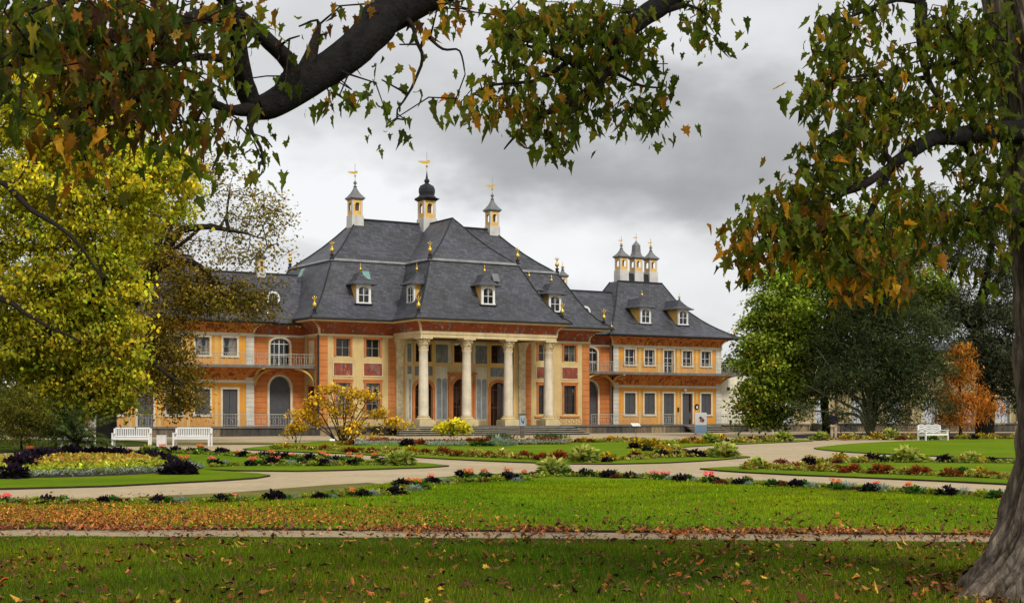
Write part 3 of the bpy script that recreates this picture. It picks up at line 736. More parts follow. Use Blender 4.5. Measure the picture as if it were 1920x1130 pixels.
def chimney(x, y, zb, zl, zt, hw, style='pagoda', ztip=None, vane=True, ball=False):
    b = MB(); b.loft([(x-hw*1.06,x+hw*1.06,y-hw*1.06,y+hw*1.06,zb-1.6),(x-hw*1.03,x+hw*1.03,y-hw*1.03,y+hw*1.03,zb),(x-hw,x+hw,y-hw,y+hw,zl)])
    o = b.build('chimney', M['stucco'], PAL); hw *= .9
    l = MB(); h = zt-zl; p = hw*.3
    for sx in (-1,1):
        for sy in (-1,1): l = MB(); l.box(x+sx*hw-(p if sx>0 else 0), x+sx*hw+(0 if sx>0 else p), y+sy*hw-(p if sy>0 else 0), y+sy*hw+(0 if sy>0 else p), zl, zt-.001); l.build('lantern_post', M['stucco'], o)
    l = MB(); i = .012
    for ax in (0, 1):
        for s_ in (-1, 1):
            def P(u, z): return (x+u, y+s_*(hw-i), z) if ax == 0 else (x+s_*(hw-i), y+u, z)
            a, b_ = -hw+p, hw-p; zs = zl+h*.68; r_ = (b_-a)/2*.62
            l.quad(P(a,zl), P(b_,zl), P(b_,zl+h*.30), P(a,zl+h*.30))
            l.quad(P(a,zl+h*.30), P(-r_,zl+h*.30), P(-r_,zt), P(a,zt)); l.quad(P(r_,zl+h*.30), P(b_,zl+h*.30), P(b_,zt), P(r_,zt))
            prev = None
            for k in range(9):
                t_ = math.pi*k/8; cur = (-r_*math.cos(t_), zs+r_*math.sin(t_))
                if prev: l.quad(P(*prev), P(*cur), P(cur[0],zt), P(prev[0],zt))
                prev = cur
    l.build('lantern', M['lant'], o)
    c = MB(); e_ = hw*1.36
    c.loft([(x-hw*1.05,x+hw*1.05,y-hw*1.05,y+hw*1.05,zt),(x-e_,x+e_,y-e_,y+e_,zt+.14),(x-e_,x+e_,y-e_,y+e_,zt+.2)])
    sq = math.sqrt(2)
    zt += .2; H_ = (ztip or zt+2.0)-zt
    if style == 'pagoda':
        c.lathe(x, y, [(e_*sq*.98,zt),(e_*sq*.7,zt+H_*.13),(e_*sq*.46,zt+H_*.27),(e_*sq*.26,zt+H_*.44),(.11,zt+H_*.6)], 4, math.pi/4)
        c.lathe(x, y, [(.1,zt+H_*.58),(.17,zt+H_*.62),(.08,zt+H_*.67),(.06,zt+H_*.74),(.16,zt+H_*.8),(.13,zt+H_*.86),(.04,zt+H_*.92),(.02,zt+H_)], 10)
    elif style == 'onion':
        c.lathe(x, y, [(e_*sq*.98,zt),(e_*sq*.72,zt+H_*.06),(hw*1.1,zt+H_*.13),(hw*1.22,zt+H_*.24),(hw*1.2,zt+H_*.36),(hw*.98,zt+H_*.47),(hw*.5,zt+H_*.53),(.14,zt+H_*.57)], 8, math.pi/8)
        c.lathe(x, y, [(.12,zt+H_*.56),(.22,zt+H_*.62),(.22,zt+H_*.67),(.1,zt+H_*.73),(.06,zt+H_*.86),(.02,zt+H_)], 10)
    else:
        c.lathe(x, y, [(e_*sq*.98,zt),(e_*sq*.66,zt+H_*.1),(e_*sq*.52,zt+H_*.3),(e_*sq*.46,zt+H_*.66),(e_*sq*.5,zt+H_*.68),(e_*sq*.3,zt+H_*.82),(.12,zt+H_*.9),(.03,zt+H_)], 4, math.pi/4)
    c.build('chimney_cap', M['zinc'] if style != 'onion' else M['slate_dark'], o)
    zz = zt+H_-.1
    if vane:
        k = vane if not isinstance(vane, bool) else 1.0
        r_ = MB(); r_.tube([(x,y,zz),(x,y,zz+1.35*k)], .022, 5)
        v = MB(); v.tube([(x,y,zz+.25*k),(x,y,zz+.75*k)], .03, 5)
        v.box(x-.42*k, x+.02, y-.015, y+.015, zz+.55*k, zz+.72*k); v.box(x-.6*k, x-.42*k, y-.014, y+.014, zz+.6*k, zz+.7*k); v.box(x+.02, x+.2*k, y-.015, y+.015, zz+.6*k, zz+.8*k)
        v.lathe(x, y, [(.02,zz+.3*k),(.09*k,zz+.4*k),(.02,zz+.5*k)], 8)
        ro = r_.build('weather_vane', M['iron'], o); v.build('gilded_flag', M['gold'], ro)
    if ball:
        link('gilded_ball', FG2, o, (x, y, zz-.35))
chimney(-.85, 9.9, 16.2, 17.15, 18.35, .50, 'pagoda', 20.0)
chimney(11.7, 9.9, 16.2, 17.15, 18.35, .48, 'pagoda', 20.0)
chimney(MID, 9.7, 16.2, 17.3, 18.75, .61, 'onion', 21.2, 1.25)
for k, (dx, st) in enumerate(((-1.63,'pagoda'), (0,'tower'), (1.63,'pagoda'))):
    for cx_ in (27.35, 2*MID-27.35):
        chimney(cx_+dx, 11.0, 13.0, 14.35, 15.4, .47, st, 16.75 if st == 'pagoda' else 17.1, .55, st == 'pagoda')
for x in (-8.45, 19.25): chimney(x, 10.7, 12.2, 12.55, 13.35, .33, 'pagoda', 14.35, False, True)

# ---------------------------------------------------------------- wings and links
WPROF = [(0,8.22),(0,8.32),(.14,8.68),(.27,9.08),(.39,9.5),(.5,9.95),(.655,10.7),(.75,11.25),(.82,11.75),(.93,12.7),(1,13.3)]
for side in (0, 1):
    fx = (lambda x: x) if side else (lambda x: 2*MID - x)
    def X(a, b): return (fx(a), fx(b)) if side else (fx(b), fx(a))
    x0, x1 = X(21.5, 33.3); y = 6.4
    up = [(23.3,0),(25.37,0),(27.45,1),(29.5,0),(31.6,0)]; lo = [(23.3,0),(25.37,0),(27.45,1),(29.5,2),(31.6,0)]
    if not side: lo = [(23.3,1),(25.37,0),(27.45,0),(29.5,1),(31.6,0)]
    ops = []
    for c, d in up: ops.append((fx(c)-.52, fx(c)+.52, 5.1 if d else 5.8, 7.08))
    for c, d in lo: ops.append((fx(c)-.56, fx(c)+.56, TZ if d else 1.52, 3.36))
    w = MB(); wall_front(w, x0, x1, TZ, 7.4, y, ops)
    w.quad((x0,15.7,0),(x0,y,0),(x0,y,8.2),(x0,15.7,8.2)); w.quad((x1,y,0),(x1,15.7,0),(x1,15.7,8.2),(x1,y,8.2)); w.quad((x1,15.7,0),(x0,15.7,0),(x0,15.7,8.2),(x1,15.7,8.2))
    w.build('wing_wall', M['yellow_wing'], PAL)
    for j, (c, d) in enumerate(up):
        window(PAL, 'window', fx(c)-.52, fx(c)+.52, 5.1 if d else 5.8, 7.08, y, .15, M['white_frame'], M['glass'] if side else M['glass_curt'], M['white'] if side else M['mull'], 2 if d else 1, 2, not d, .06, .045 if side else .035)
    for j, (c, d) in enumerate(lo):
        if d == 2:
            o = window(PAL, 'door', fx(c)-.56, fx(c)+.56, TZ, 3.36, y, .15, M['white_frame'], M['glass'], None, 0, 2, False)
            s = MB(); s.box(fx(c)-.55, fx(c)+.28, y+.12, y+.18, TZ+.02, 3.34); s.build('door_leaf', M['shutter'], o)
        else:
            o = window(PAL, 'door' if d else 'window', fx(c)-.56, fx(c)+.56, TZ if d else 1.52, 3.36, y, .15, M['white_frame'], M['glass'], None, 0, 2, not d)
            z0 = TZ if d else 1.52
            each('shutter', M['shutter'], [(a, b, y+.08, y+.13, z0+.01, 3.35) for a, b in ((fx(c)-.55, fx(c)-.012), (fx(c)+.012, fx(c)+.55))], o)
    e_ = X(21.46, 21.53)
    each('wing_quoin', M['grey_quoin'], [(*X(a, b), y-.05, y+.03, TZ, 7.24) for a, b in ((21.47,22.08), (32.72,33.33))] + [(e_[0], e_[1], y+.03, 6.72, TZ, 7.24)])
    for c in (24.33, 26.4, 28.5, 30.55):      # flat pilaster strips
        each('pilaster_strip', M['yellow_trim'], [(fx(c)-.14, fx(c)+.14, y-.025, y+.02, 5.12, 7.24), (fx(c)-.1, fx(c)+.1, y-.025, y+.02, TZ, 3.6)])
    a, b = X(21.4, 33.4); l0, l1 = X(17.36+.1, 21.4)
    each('wing_cornice', M['white_frame'], [(a, b, y-.1, y+.03, 7.24, 7.46), (a, b, y-.1, y+.03, 3.82, 4.04), (l0, l1, 6.62, 6.73, 7.24, 7.42)])
    c = MB(); L = []
    c.loft(cove(x0+.01, x1-.01, y-.01+.02, 15.7, 7.46, 8.16, 1.0), False); c.build('painted_cove', M['cove_wing'], PAL)
    rb = MB(); ribs(rb, [(x0,y,-1,-1),(x1,y,1,-1)], 7.46, 8.16, 1.0, .12); rb.build('corner_rib', M['white_frame'], PAL)
    c = MB(); l0, l1 = X(17.36, 21.5)
    c.strip([(6.7-.95*(1-math.cos(k/7*math.pi/2)), 7.42+.72*math.sin(k/7*math.pi/2)) for k in range(8)], l0, l1); c.build('painted_cove', M['frieze'], PAL)
    c = MB(); a, b = X(20.4, 34.4); c.loft([(a,b,5.34,16.6,8.12),(a-.05,b+.05,5.28,16.7,8.21)]); l0, l1 = X(18.65, 20.35); c.box(l0, l1, 5.62, 6.6, 8.12, 8.2)
    c.build('eaves_cornice', M['slate_dark'], PAL)
    # roofs
    a, b = X(20.3, 34.5); ta, tb = X(24.9, 29.8); rf = MB()
    rf.loft(hip((a,b,5.15,16.85), (ta,tb,10.4,11.6), 0, WPROF), True)
    l0, l1 = X(15.0, 26.0); rf.strip([(5.5,8.21),(5.5,8.3),(6.3,8.72),(7.2,9.3),(8.2,10.1),(9.4,11.15),(10.7,12.28),(12,11.15),(15.9,8.3)], l0, l1)
    rf.build('wing_roof', M['slate'], PAL)
    t = MB(); hipline(t, (a,b,5.15,16.85), (ta,tb,10.4,11.6), WPROF[1:], [(0,0),(1,0),(0,1),(1,1)], 0, .05); t.tube([(ta,10.4,13.32),(tb,10.4,13.32)], .09, 6)
    for dx in (-.815, .815):
        xm = fx(27.35)+dx; t.loft([(xm-.5,xm+.5,10.6,11.4,13.0),(xm-.32,xm+.32,10.7,11.3,14.1)])
    l0, l1 = X(15.5, 25); t.tube([(l0,10.7,12.3),(l1,10.7,12.3)], .09, 6); t.tube([(a-.05,5.1,8.24),(b+.05,5.1,8.24)], .07, 6)
    t.build('roof_ridge', M['slate_dark'], PAL)
    for px in (20.75, 34.1): finial(fx(px), 5.5, 8.45, True)
    # link
    l0, l1 = X(17.36, 21.5); ac = fx(19.33)
    w = MB(); wall_front(w, l0, l1, TZ, 7.42, 6.7, [(ac-.82,ac+.82,TZ,4.35), (ac-.76,ac+.76,5.1,7.15)]); w.build('link_wall', M['orange_link'], PAL)
    arch_window(PAL, 'door', ac-.82, ac+.82, TZ, 3.53, 6.7, .17, M['white_frame'], M['orange_link'], M['shutter'], None)
    arch_window(PAL, 'window', ac-.76, ac+.76, 5.1, 6.75, 6.7, .15, M['white_frame'], M['orange_link'], M['glass'], M['white'], .4)
    # lucarne in the link roof
    lx = fx(19.5)
    o = arch_window(PAL, 'lucarne', lx-.36, lx+.36, 9.85, 10.2, 7.6, .16, M['white'], M['slate_dark'], M['glass'], M['mull'], .36)
    p = MB(); p.box(lx-.52, lx+.52, 7.6, 9.2, 9.7, 10.2); p.build('lucarne_cheek', M['slate_dark'], o); p = MB()
    n = 10; arc = [(lx-.52*math.cos(math.pi*k/n), 10.2+.52*math.sin(math.pi*k/n)) for k in range(n+1)]
    p.add([(a_,7.57,z_) for a_, z_ in arc]+[(a_,9.9,z_) for a_, z_ in arc], [(k,k+1,n+2+k,n+1+k) for k in range(n)])
    p.build('lucarne_hood', M['slate_dark'], o)
    # balcony
    b0, b1 = X(17.42, 34.35); p = MB(); p.box(b0, b1, 4.62, 6.36, 4.93, 5.06); p.box(b0-.0, b1+.0, 4.56, 4.62, 4.9, 5.09)
    p.build('balcony_slab', M['slab'], PAL)
    c = MB(); q0, q1 = X(21.5, 33.32)
    prof = [(6.39-1.65*(1-math.cos(k/7*math.pi/2)), 4.04+.87*math.sin(k/7*math.pi/2)) for k in range(8)]
    c.strip(prof, q0, q1)
    e0 = fx(33.32); sg = 1 if side else -1
    for k in range(7): c.quad((e0,6.39,prof[k][1]),(e0+sg*.9*(1-math.cos((k)/7*math.pi/2)),prof[k][0],prof[k][1]),(e0+sg*.9*(1-math.cos((k+1)/7*math.pi/2)),prof[k+1][0],prof[k+1][1]),(e0,6.39,prof[k+1][1]))
    c.build('balcony_cove', M['cove_wing'], PAL)
    c = MB(); q0, q1 = X(17.42, 21.5); c.strip([(6.68-1.95*(1-math.cos(k/7*math.pi/2)), 4.56+.34*math.sin(k/7*math.pi/2)) for k in range(8)], q0, q1); c.build('balcony_cove', M['cove_wing'], PAL)
    rb = MB()
    for xs_, dr, ya in ((17.45, 1, 4.75), (21.45, -1, 6.05)):     # arched ribs carrying the balcony across the link
        rb = MB()
        for k in range(14):
            t0, t1 = k/14*math.pi/2, (k+1)/14*math.pi/2
            p_ = lambda t, o_: (fx(xs_+dr*((1.5-o_)*(1-math.cos(t))+o_*0+.0)), 3.7+(1.18+0*o_)*math.sin(t)+o_*0)
            x0_, z0_ = p_(t0, 0); x1_, z1_ = p_(t1, 0)
            rb.add([(x0_,ya,z0_-.08),(x1_,ya,z1_-.08),(x1_,ya,z1_+.06),(x0_,ya,z0_+.06),(x0_,ya+.25,z0_-.08),(x1_,ya+.25,z1_-.08),(x1_,ya+.25,z1_+.06),(x0_,ya+.25,z0_+.06)],[(0,1,2,3),(7,6,5,4),(0,4,5,1),(3,2,6,7)])
        rb.build('balcony_bracket', M['yellow_trim'], PAL)
    rb = MB()
    for k in range(10):
        t_ = k/9*math.pi/2; rb.box(fx(21.42)-.1, fx(21.42)+.1, 6.3-1.62*(1-math.cos(t_))-.08, 6.3-1.62*(1-math.cos(t_))+.12, 4.0+.84*math.sin(t_)-.02, 4.14+.84*math.sin(t_)-.08)
    rb.build('balcony_bracket', M['yellow_trim'], PAL)
    r0, r1 = X(17.45, 34.3); re = r1 if side else r0
    railing(PAL, [((r0,4.66),(r1,4.66)), ((re,4.66),(re,6.6))], 5.06, .86, name='balcony_railing')
    r0, r1 = X(17.45, 26.6) if side else X(17.45, 35.5)
    railing(PAL, [((r0,3.72),(r1,3.72))], TZ, .86, name='terrace_railing')
    if side: railing(PAL, [((30.6,3.72),(36.8,3.72))], TZ, .86, name='terrace_railing')
# ground-floor lamp, plaque, letter box, side wall, terrace
p = MB(); p.tube([(29.1,6.38,3.68),(29.1,6.18,3.7)], .02, 5); p.lathe(29.1, 6.16, [(.02,3.52),(.12,3.58),(.13,3.7),(.06,3.78)], 10); p.build('wall_lamp', M['white'], PAL)
p = MB(); p.add([(30.55+.24*math.cos(t),6.32,2.2+.26*math.sin(t)) for t in [k*math.pi/8 for k in range(16)]]+[(30.55+.24*math.cos(t),6.38,2.2+.26*math.sin(t)) for t in [k*math.pi/8 for k in range(16)]],
      [tuple(range(15,-1,-1))]+[(k,(k+1)%16,16+(k+1)%16,16+k) for k in range(16)])
pl = p.build('wall_plaque', M['black'], PAL)
p = MB(); p.add([(30.55+.1*math.cos(t),6.31,2.16+.13*math.sin(t)) for t in [k*math.pi/6 for k in range(12)]],[tuple(range(11,-1,-1))]); p.build('plaque_emblem', M['white'], pl)
p = MB(); p.box(28.4,28.55,6.3,6.38,1.75,2.15); p.build('letter_box', M['black'], PAL)
each('wall_vent', M['black'], [(34.2,34.45,6.5,6.62,3.7,3.95), (37.4,37.6,6.5,6.62,.9,1.15)])
p = MB(); p.box(33.33, 40.5, 6.6, 7.0, TZ, 4.95); p.box(33.33, 40.5, 6.55, 7.05, 4.95, 5.08); p.build('side_wall', plain('cream_render', S(226,218,196), .85, .7, .08, .3), PAL)
each('terrace_wall', M['plinth'], [(-26, -2.6, 3.3, 16, -.1, .56), (12.62, 41, 3.3, 16, -.1, .56), (-2.6, 12.62, .80, 16, -.1, .56)])
each('terrace_paving', M['slab'], [(-26.1, -2.66, 3.2, 6.39, .56, TZ-.004), (12.68, 41, 3.2, 6.59, .56, TZ-.004), (-2.66, 12.68, -.9, 6.3, .575, TZ-.002)])
M['riser'] = plain('dark_stone_riser', S(74,70,62), .9, 2, .3, .3)  # step stone in two tones: darker risers, lighter treads
M['tread'] = plain('light_stone_tread', S(158,152,136), .85, 2, .2, .2)
def steps(x0, x1, y0, n, rise, tread, sp=.6):
    for k in range(n):
        d = tread*k; e = d*sp; zt = TZ-.115-rise*k
        m = MB(); m.box(x0-e, x1+e, y0-d-tread+.06, y0-d+.06 if k else y0+1.5, zt-rise-.02*(k == n-1)*0, zt-.045); o = m.build('step', M['riser'], PAL)
        m = MB(); m.box(x0-e-.03, x1+e+.03, y0-d-tread, y0-d+.1, zt-.045, zt); m.build('tread', M['tread'], o)
steps(-2.5, 12.5, -.9, 4, .14, .36)
steps(26.8, 30.4, 3.18, 4, .14, .3, 0)

# ---------------------------------------------------------------- the neo-classical side palace behind the trees
def P2(px, y): return (px-CX)/F*y
SP = empty('side_palace', (22.6, 131.0, 0), R(-4))
tag(SP, 'cream classical palace with half columns and tall white arched windows behind the trees', 'palace')
L2 = 36.0
ops = []; wx = [2.6+3.25*k for k in range(10)]
for c in wx: ops += [(c-.62,c+.62,.75,3.0)]
w = MB(); wall_front(w, 0, L2, 0, 7.2, 0, ops)
w.quad((0,10,0),(0,0,0),(0,0,7.2),(0,10,7.2)); w.quad((L2,0,0),(L2,10,0),(L2,10,7.2),(L2,0,7.2))
SPW = plain('ochre_stone_wall', S(176,160,118), .9, .6, .14, .45); w.build('wall', SPW, SP)
for c in wx:
    arch_window(SP, 'window', c-.62, c+.62, .75, 3.0, 0, .16, M['cream_light'], SPW, plain('white_blind_pane', S(196,200,206), .3, 2, .06) if c == wx[0] else bpy.data.materials['white_blind_pane'], M['white'], .8)
    window(SP, 'window', c-.5, c+.5, 4.9, 6.0, .001, .14, M['cream_light'], M['glass'], M['white'], 1, 2, True)
for c in [wx[0]-1.6] + [x+1.62 for x in wx]:
    s = MB(); s.lathe(c, -.1, [(.36,.9),(.32,1.1),(.3,5.6),(.36,5.7),(.4,6.1)], 14); o = s.build('half_column', SPW, SP, True)
    each('pedestal', M['stone_cap'], [(c-.5, c+.5, -.55, .02, 0, .9)], o); each('capital', M['stone_cap'], [(c-.5,c+.5,-.55,.02,6.1,6.249)], o)
e = MB(); e.box(-.15, L2+.15, -.3, .05, 6.25, 6.8); e.box(-.5, L2+.5, -.75, .05, 6.8, 7.05); e.box(-.7, L2+.7, -.95, .05, 7.05, 7.25)
e.build('entablature', SPW, SP)
r = MB(); r.loft([(-1.3,L2+1.2,-1.3,11.2,7.25),(-1.3,L2+1.2,-1.3,11.2,7.36),(.6,L2-.6,1.0,9.0,7.6),(3,L2-3,4.2,5.8,8.3)]); r.build('roof', M['slate'], SP)
p = MB(); p.box(5, L2+4, -5, 0, -.1, .62); p.box(4.95, L2+4, -5.06, 0, .62, .72); p.build('terrace_wall', M['plinth'], SP)
# ================================================================== ground, lawns, paths
def gravel_mat(name, a, b, leafy=0):
    m, nt, N = newmat(name)
    c0 = coords(nt)
    n = noise_(nt, c0, 60, 3, .7); n2 = noise_(nt, c0, .35, 5); n3 = noise_(nt, c0, 3.0, 4)
    c = ramp(nt, n, [(.3, a), (.7, b)])
    c = mixc(nt, 1.0, c, ramp(nt, n2, [(.3, (.84,.84,.8)), (.7, (1.1,1.08,1.06))]), 'MULTIPLY')
    c = mixc(nt, 1.0, c, ramp(nt, n3, [(.3, (.82,.82,.80)), (.7, (1.08,1.07,1.06))]), 'MULTIPLY')
    if leafy:
        n4 = noise_(nt, c0, 1.4, 5); c = mixc(nt, ramp(nt, n4, [(.5, (0,0,0)), (.68, (.75,.75,.75))]), c, (.16,.075,.03,1))
    p = N('ShaderNodeBsdfPrincipled', Roughness=.95); p.inputs['Specular IOR Level'].default_value = .1
    nt.links.new(c, p.inputs['Base Color']); nt.links.new(bump(nt, n, .4, .01), p.inputs['Normal']); out(nt, p.outputs[0]); return m
M['gravel'] = gravel_mat('sandy_gravel', S(158,142,114), S(204,186,154))
M['path'] = gravel_mat('leafy_sand_path', S(128,112,88), S(186,168,138), 0)
M['lawn'] = grass_mat('clipped_lawn', (.09,.155,.003,1), (.145,.235,.004,1), (.20,.29,.008,1))
M['lawn_near'] = grass_mat('rough_lawn', (.025,.042,.003,1), (.055,.085,.005,1), (.10,.125,.008,1), .35, 30)  # longer grass, with the maple's shade also put into its darker tint
M['soil'] = plain('dark_soil', (.035,.022,.013,1), .95, 6, .3)
M['verge'] = grass_mat('worn_verge', (.10,.11,.02,1), (.19,.18,.05,1), (.28,.24,.10,1), .8)

g = MB(); n = 24
g.add([(-1500,-60,0),(1500,-60,0),(1500,3000,0),(-1500,3000,0)], [(0,1,2,3)])
tag(g.build('ground', M['gravel']), kind='structure')

def lawn(pts, name='lawn', mat='lawn', z=.045, world=False, edge=True):
    P = [Vector(p) if world else gp(*p) for p in pts]
    # smooth outline
    n = len(P); Q = []
    for i in range(n):
        a, b, c, d = P[i-1], P[i], P[(i+1)%n], P[(i+2)%n]
        m = max(1, min(10, int((c-b).length/1.2)))
        for k in range(m):
            t = k/m
            q = .5*((2*b) + (c-a)*t + (2*a-5*b+4*c-d)*t*t + (3*b-a-3*c+d)*t**3)
            l = b.lerp(c, t); Q.append(l.lerp(q, .6))
    mb = MB(); k = len(Q)
    mb.add([(p.x,p.y,z) for p in Q], [tuple(range(k))])
    o = mb.build(name, M[mat]); tag(o, kind='structure')
    me = o.data
    import bmesh
    bm = bmesh.new(); bm.from_mesh(me); bmesh.ops.triangulate(bm, faces=bm.faces[:], ngon_method='EAR_CLIP')
    for f in bm.faces:
        if f.normal.z < 0: f.normal_flip()
    bm.to_mesh(me); bm.free()
    if edge:
        e = MB()
        for i in range(k):
            a, b = Q[i], Q[(i+1)%k]; e.quad((a.x,a.y,-.01),(b.x,b.y,-.01),(b.x,b.y,z+.001),(a.x,a.y,z+.001))
        tag(e.build('lawn_edge', M['soil']), kind='structure')
    return Q

# nearest rough grass, path, then the main lawn
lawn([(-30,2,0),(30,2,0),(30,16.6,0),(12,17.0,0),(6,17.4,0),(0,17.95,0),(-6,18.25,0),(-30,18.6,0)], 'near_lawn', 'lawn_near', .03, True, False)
p = MB(); p.add([(-30,18.0,.012),(-6,17.7,.012),(0,17.4,.012),(6,16.9,.012),(12,16.5,.012),(30,16.1,.012),(30,18.3,.012),(12,18.55,.012),(6,18.9,.012),(0,19.4,.012),(-6,19.8,.012),(-30,20.3,.012)],[tuple(range(12))])
tag(p.build('path', M['path']), kind='structure')
MAINQ = lawn([(-30,20.0,0),(-6,19.5,0),(0,19.1,0),(6,18.6,0),(12,18.3,0),(30,17.9,0),(30,24.5,0)] + [gp(*q) for q in
      [(2050,944),(1900,932),(1700,919),(1500,908),(1300,897),(1200,891),(1110,888),(1000,889),(900,891),(850,895),(770,902),(735,908),(660,921),(560,931),(450,936),(300,938.5),(130,940),(0,940)]] + [Vector((-16,25.9,0)),Vector((-30,25.9,0))], 'lawn', 'lawn', .045, True)
# worn grass where the main lawn meets the gravel on the left
lawn([(330,935),(470,931),(580,925),(660,917),(720,908),(690,905),(620,909),(540,915),(430,924),(250,932)], 'worn_verge', 'verge', .012, False, False)
lawn([Vector((-10.7,29.8,0)),Vector((-8.8,30.9,0)),Vector((-7.9,32.1,0)),Vector((-6.9,33.5,0)),Vector((-6.25,34.8,0)),Vector((-6.15,36.2,0)),Vector((-6.7,37.4,0)),Vector((-8.2,39.1,0)),
      Vector((-9.3,41,0)),Vector((-9.9,44,0)),Vector((-11.5,47.5,0)),Vector((-14.5,49,0)),Vector((-19,47,0)),Vector((-22,40,0)),Vector((-20,34,0)),Vector((-15,30.2,0))], world=True)
lawn([(352,881),(450,883.5),(560,884.5),(650,882.5),(740,879.5),(800,877.5),(842,874.5),(800,870),(740,866),(640,860.5),(540,856),(440,850.5),(340,846),(250,845),(215,847),(240,856),(300,867)])
lawn([(455,842.5),(540,847.5),(640,851),(740,856),(850,862),(960,867),(1060,870.5),(1150,871),(1250,868.5),(1340,863.5),(1407,857.5),(1380,854),(1300,848),(1240,843.5),(1262,841),(1300,837.5),(1400,832.5),(1525,827),(1480,824.5),(1350,826),(1200,825.5),(1050,825.5),(900,825.5),(750,825.5),(640,826),(590,829),(520,835)])
lawn([(1312,880),(1400,887),(1500,892),(1600,896),(1750,902.5),(1900,910),(2050,918),(2050,862),(1900,864),(1750,864.5),(1640,866),(1560,867.5),(1470,871.5),(1400,875.5)])
lawn([(1526,840.5),(1545,844),(1600,849),(1700,853.5),(1800,857.5),(1920,861),(2100,865),(2100,822),(1920,822.5),(1800,824.5),(1730,826.5),(1650,829.5),(1580,834)])
lawn([(455,833),(560,833.5),(570,830.5),(380,829.5),(300,831),(330,834)], 'grass_strip', 'verge', .03, False, False)
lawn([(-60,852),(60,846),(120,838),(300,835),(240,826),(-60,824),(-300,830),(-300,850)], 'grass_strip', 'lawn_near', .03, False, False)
lawn([(1380,819.5),(1500,819.5),(1930,818),(2200,818),(2200,811),(1900,811.5),(1560,812.5)], 'planting_strip', 'soil', .03, False, False)

# ---------------------------------------------------------------- grass blades (nobody could count them)
def in_view(n, y0, y1, m=2.5):
    y = np.sqrt(rng.uniform(y0*y0, y1*y1, n)); x = rng.uniform(-1, 1, n)*(.37*y+m); return x, y
def blades(name, n, y0, y1, h0, h1, pal, z, keep, w=.004, fade=None):
    x, y = in_view(n, y0, y1); k = keep(x, y); x, y = x[k], y[k]; n = len(x)
    cl = np.sin(x*1.7+np.sin(y*1.1)*2)*np.sin(y*2.3+np.sin(x*.9)*2)
    h = rng.uniform(h0, h1, n)*(1+.25*cl)*(fade(x, y) if fade else 1); a = rng.uniform(0, 2*np.pi, n); le = rng.normal(0, .45, n)*h; lb = rng.uniform(0, 2*np.pi, n)
    ww = w*rng.uniform(.7, 1.5, n)*(y/14)
    V = np.empty((n,3,3))
    V[:,0] = np.stack([x-np.cos(a)*ww, y-np.sin(a)*ww, np.full(n,z)],1); V[:,1] = np.stack([x+np.cos(a)*ww, y+np.sin(a)*ww, np.full(n,z)],1)
    V[:,2] = np.stack([x+np.cos(lb)*le, y+np.sin(lb)*le, z+h],1)
    c = palette(pal, n, .25); c[:,:3] *= (1+.28*cl)[:,None]; pt = np.sin(x*.55+2*np.sin(y*.31))*np.sin(y*.42+np.sin(x*.7)*1.5+1); c[:,0] *= 1+.22*pt; c[:,:3] *= (1+.12*pt)[:,None]
    me = np_mesh(name, V.reshape(-1,3), np.arange(3*n), np.arange(n)*3, np.full(n,3), np.repeat(c,3,axis=0), M['blade'])
    o = link(name, me); tag(o, kind='stuff'); return o
def y_near(x): return np.interp(x, [-30,-6,0,6,12,30], [18.6,18.25,17.95,17.4,17.0,16.6])
def y_far(x): return np.interp(x, [-30,-6,0,6,12,30], [20.0,19.5,19.1,18.6,18.3,17.9])
o = blades('rough_grass', 170000, 11.0, 18.3, .03, .075, [(5,(.072,.130,.004)),(4,(.105,.165,.005)),(2,(.15,.19,.008)),(1.5,(.22,.16,.03))], .028, lambda x, y: y < y_near(x)+.08*np.sin(x*3.1)+.06*np.sin(x*7.7), .004, lambda x, y: np.clip((y_near(x)-y)/1.6, .32, 1))  # blade colours darkened to stand in for shade under the maple
tag(o, 'rough green grass, darkened for shade, of the nearest lawn in front of the sandy path', 'grass')
mq = np.array([(p.x, p.y) for p in MAINQ])
def inside(x, y, Q=mq):
    r = np.zeros(len(x), bool); j = len(Q)-1
    for i in range(len(Q)):
        c = ((Q[i,1] > y) != (Q[j,1] > y)) & (x < (Q[j,0]-Q[i,0])*(y-Q[i,1])/(Q[j,1]-Q[i,1]+1e-12)+Q[i,0]); r ^= c; j = i
    return r
o = blades('lawn_grass', 130000, 18.3, 33, .03, .055, [(5,(.135,.215,.004)),(4,(.175,.265,.005)),(2,(.23,.29,.009))], .043, lambda x, y: (y > y_far(x)-.03) & inside(x, y), .0045)
tag(o, 'bright green clipped grass of the wide middle lawn behind the sandy path', 'grass')

# ---------------------------------------------------------------- fallen leaves
def litter(name, x, y, s0, s1, pal, label, T=T_MAPLE, z=.05, flat=.35):
    n = len(x); P = np.stack([x, y, z+rng.uniform(0, .03, n)], 1)
    o = link(name, leaf_mesh(name, P, s0+(s1-s0)*rng.random(n)**1.8, rng.uniform(0, 6.28, n), rng.normal(0, flat, n), rng.normal(0, flat, n)+np.where(rng.random(n) < .4, np.pi, 0), palette(pal, n, .3), T, M['litter']))
    tag(o, label, 'fallen leaves', kind='stuff')
AUT = [(4,(.20,.075,.018)),(3,(.12,.045,.015)),(2,(.32,.14,.02)),(1.2,(.42,.25,.03)),(3,(.10,.055,.02)),(2,(.07,.03,.012)),(.5,(.38,.08,.012))]
x, y = in_view(10500, 11.2, 18.2); k = (rng.random(len(x)) < .15+.8*np.clip(.4+.6*np.sin(x*1.3+1.3*np.sin(y*1.7))*np.sin(x*.6+y)+ (x>1.5)*.2, 0, 1))
litter('fallen_leaves', x[k], y[k], .018, .09, AUT, 'scattered brown and yellow fallen leaves on the near rough grass', z=.055, flat=.28)
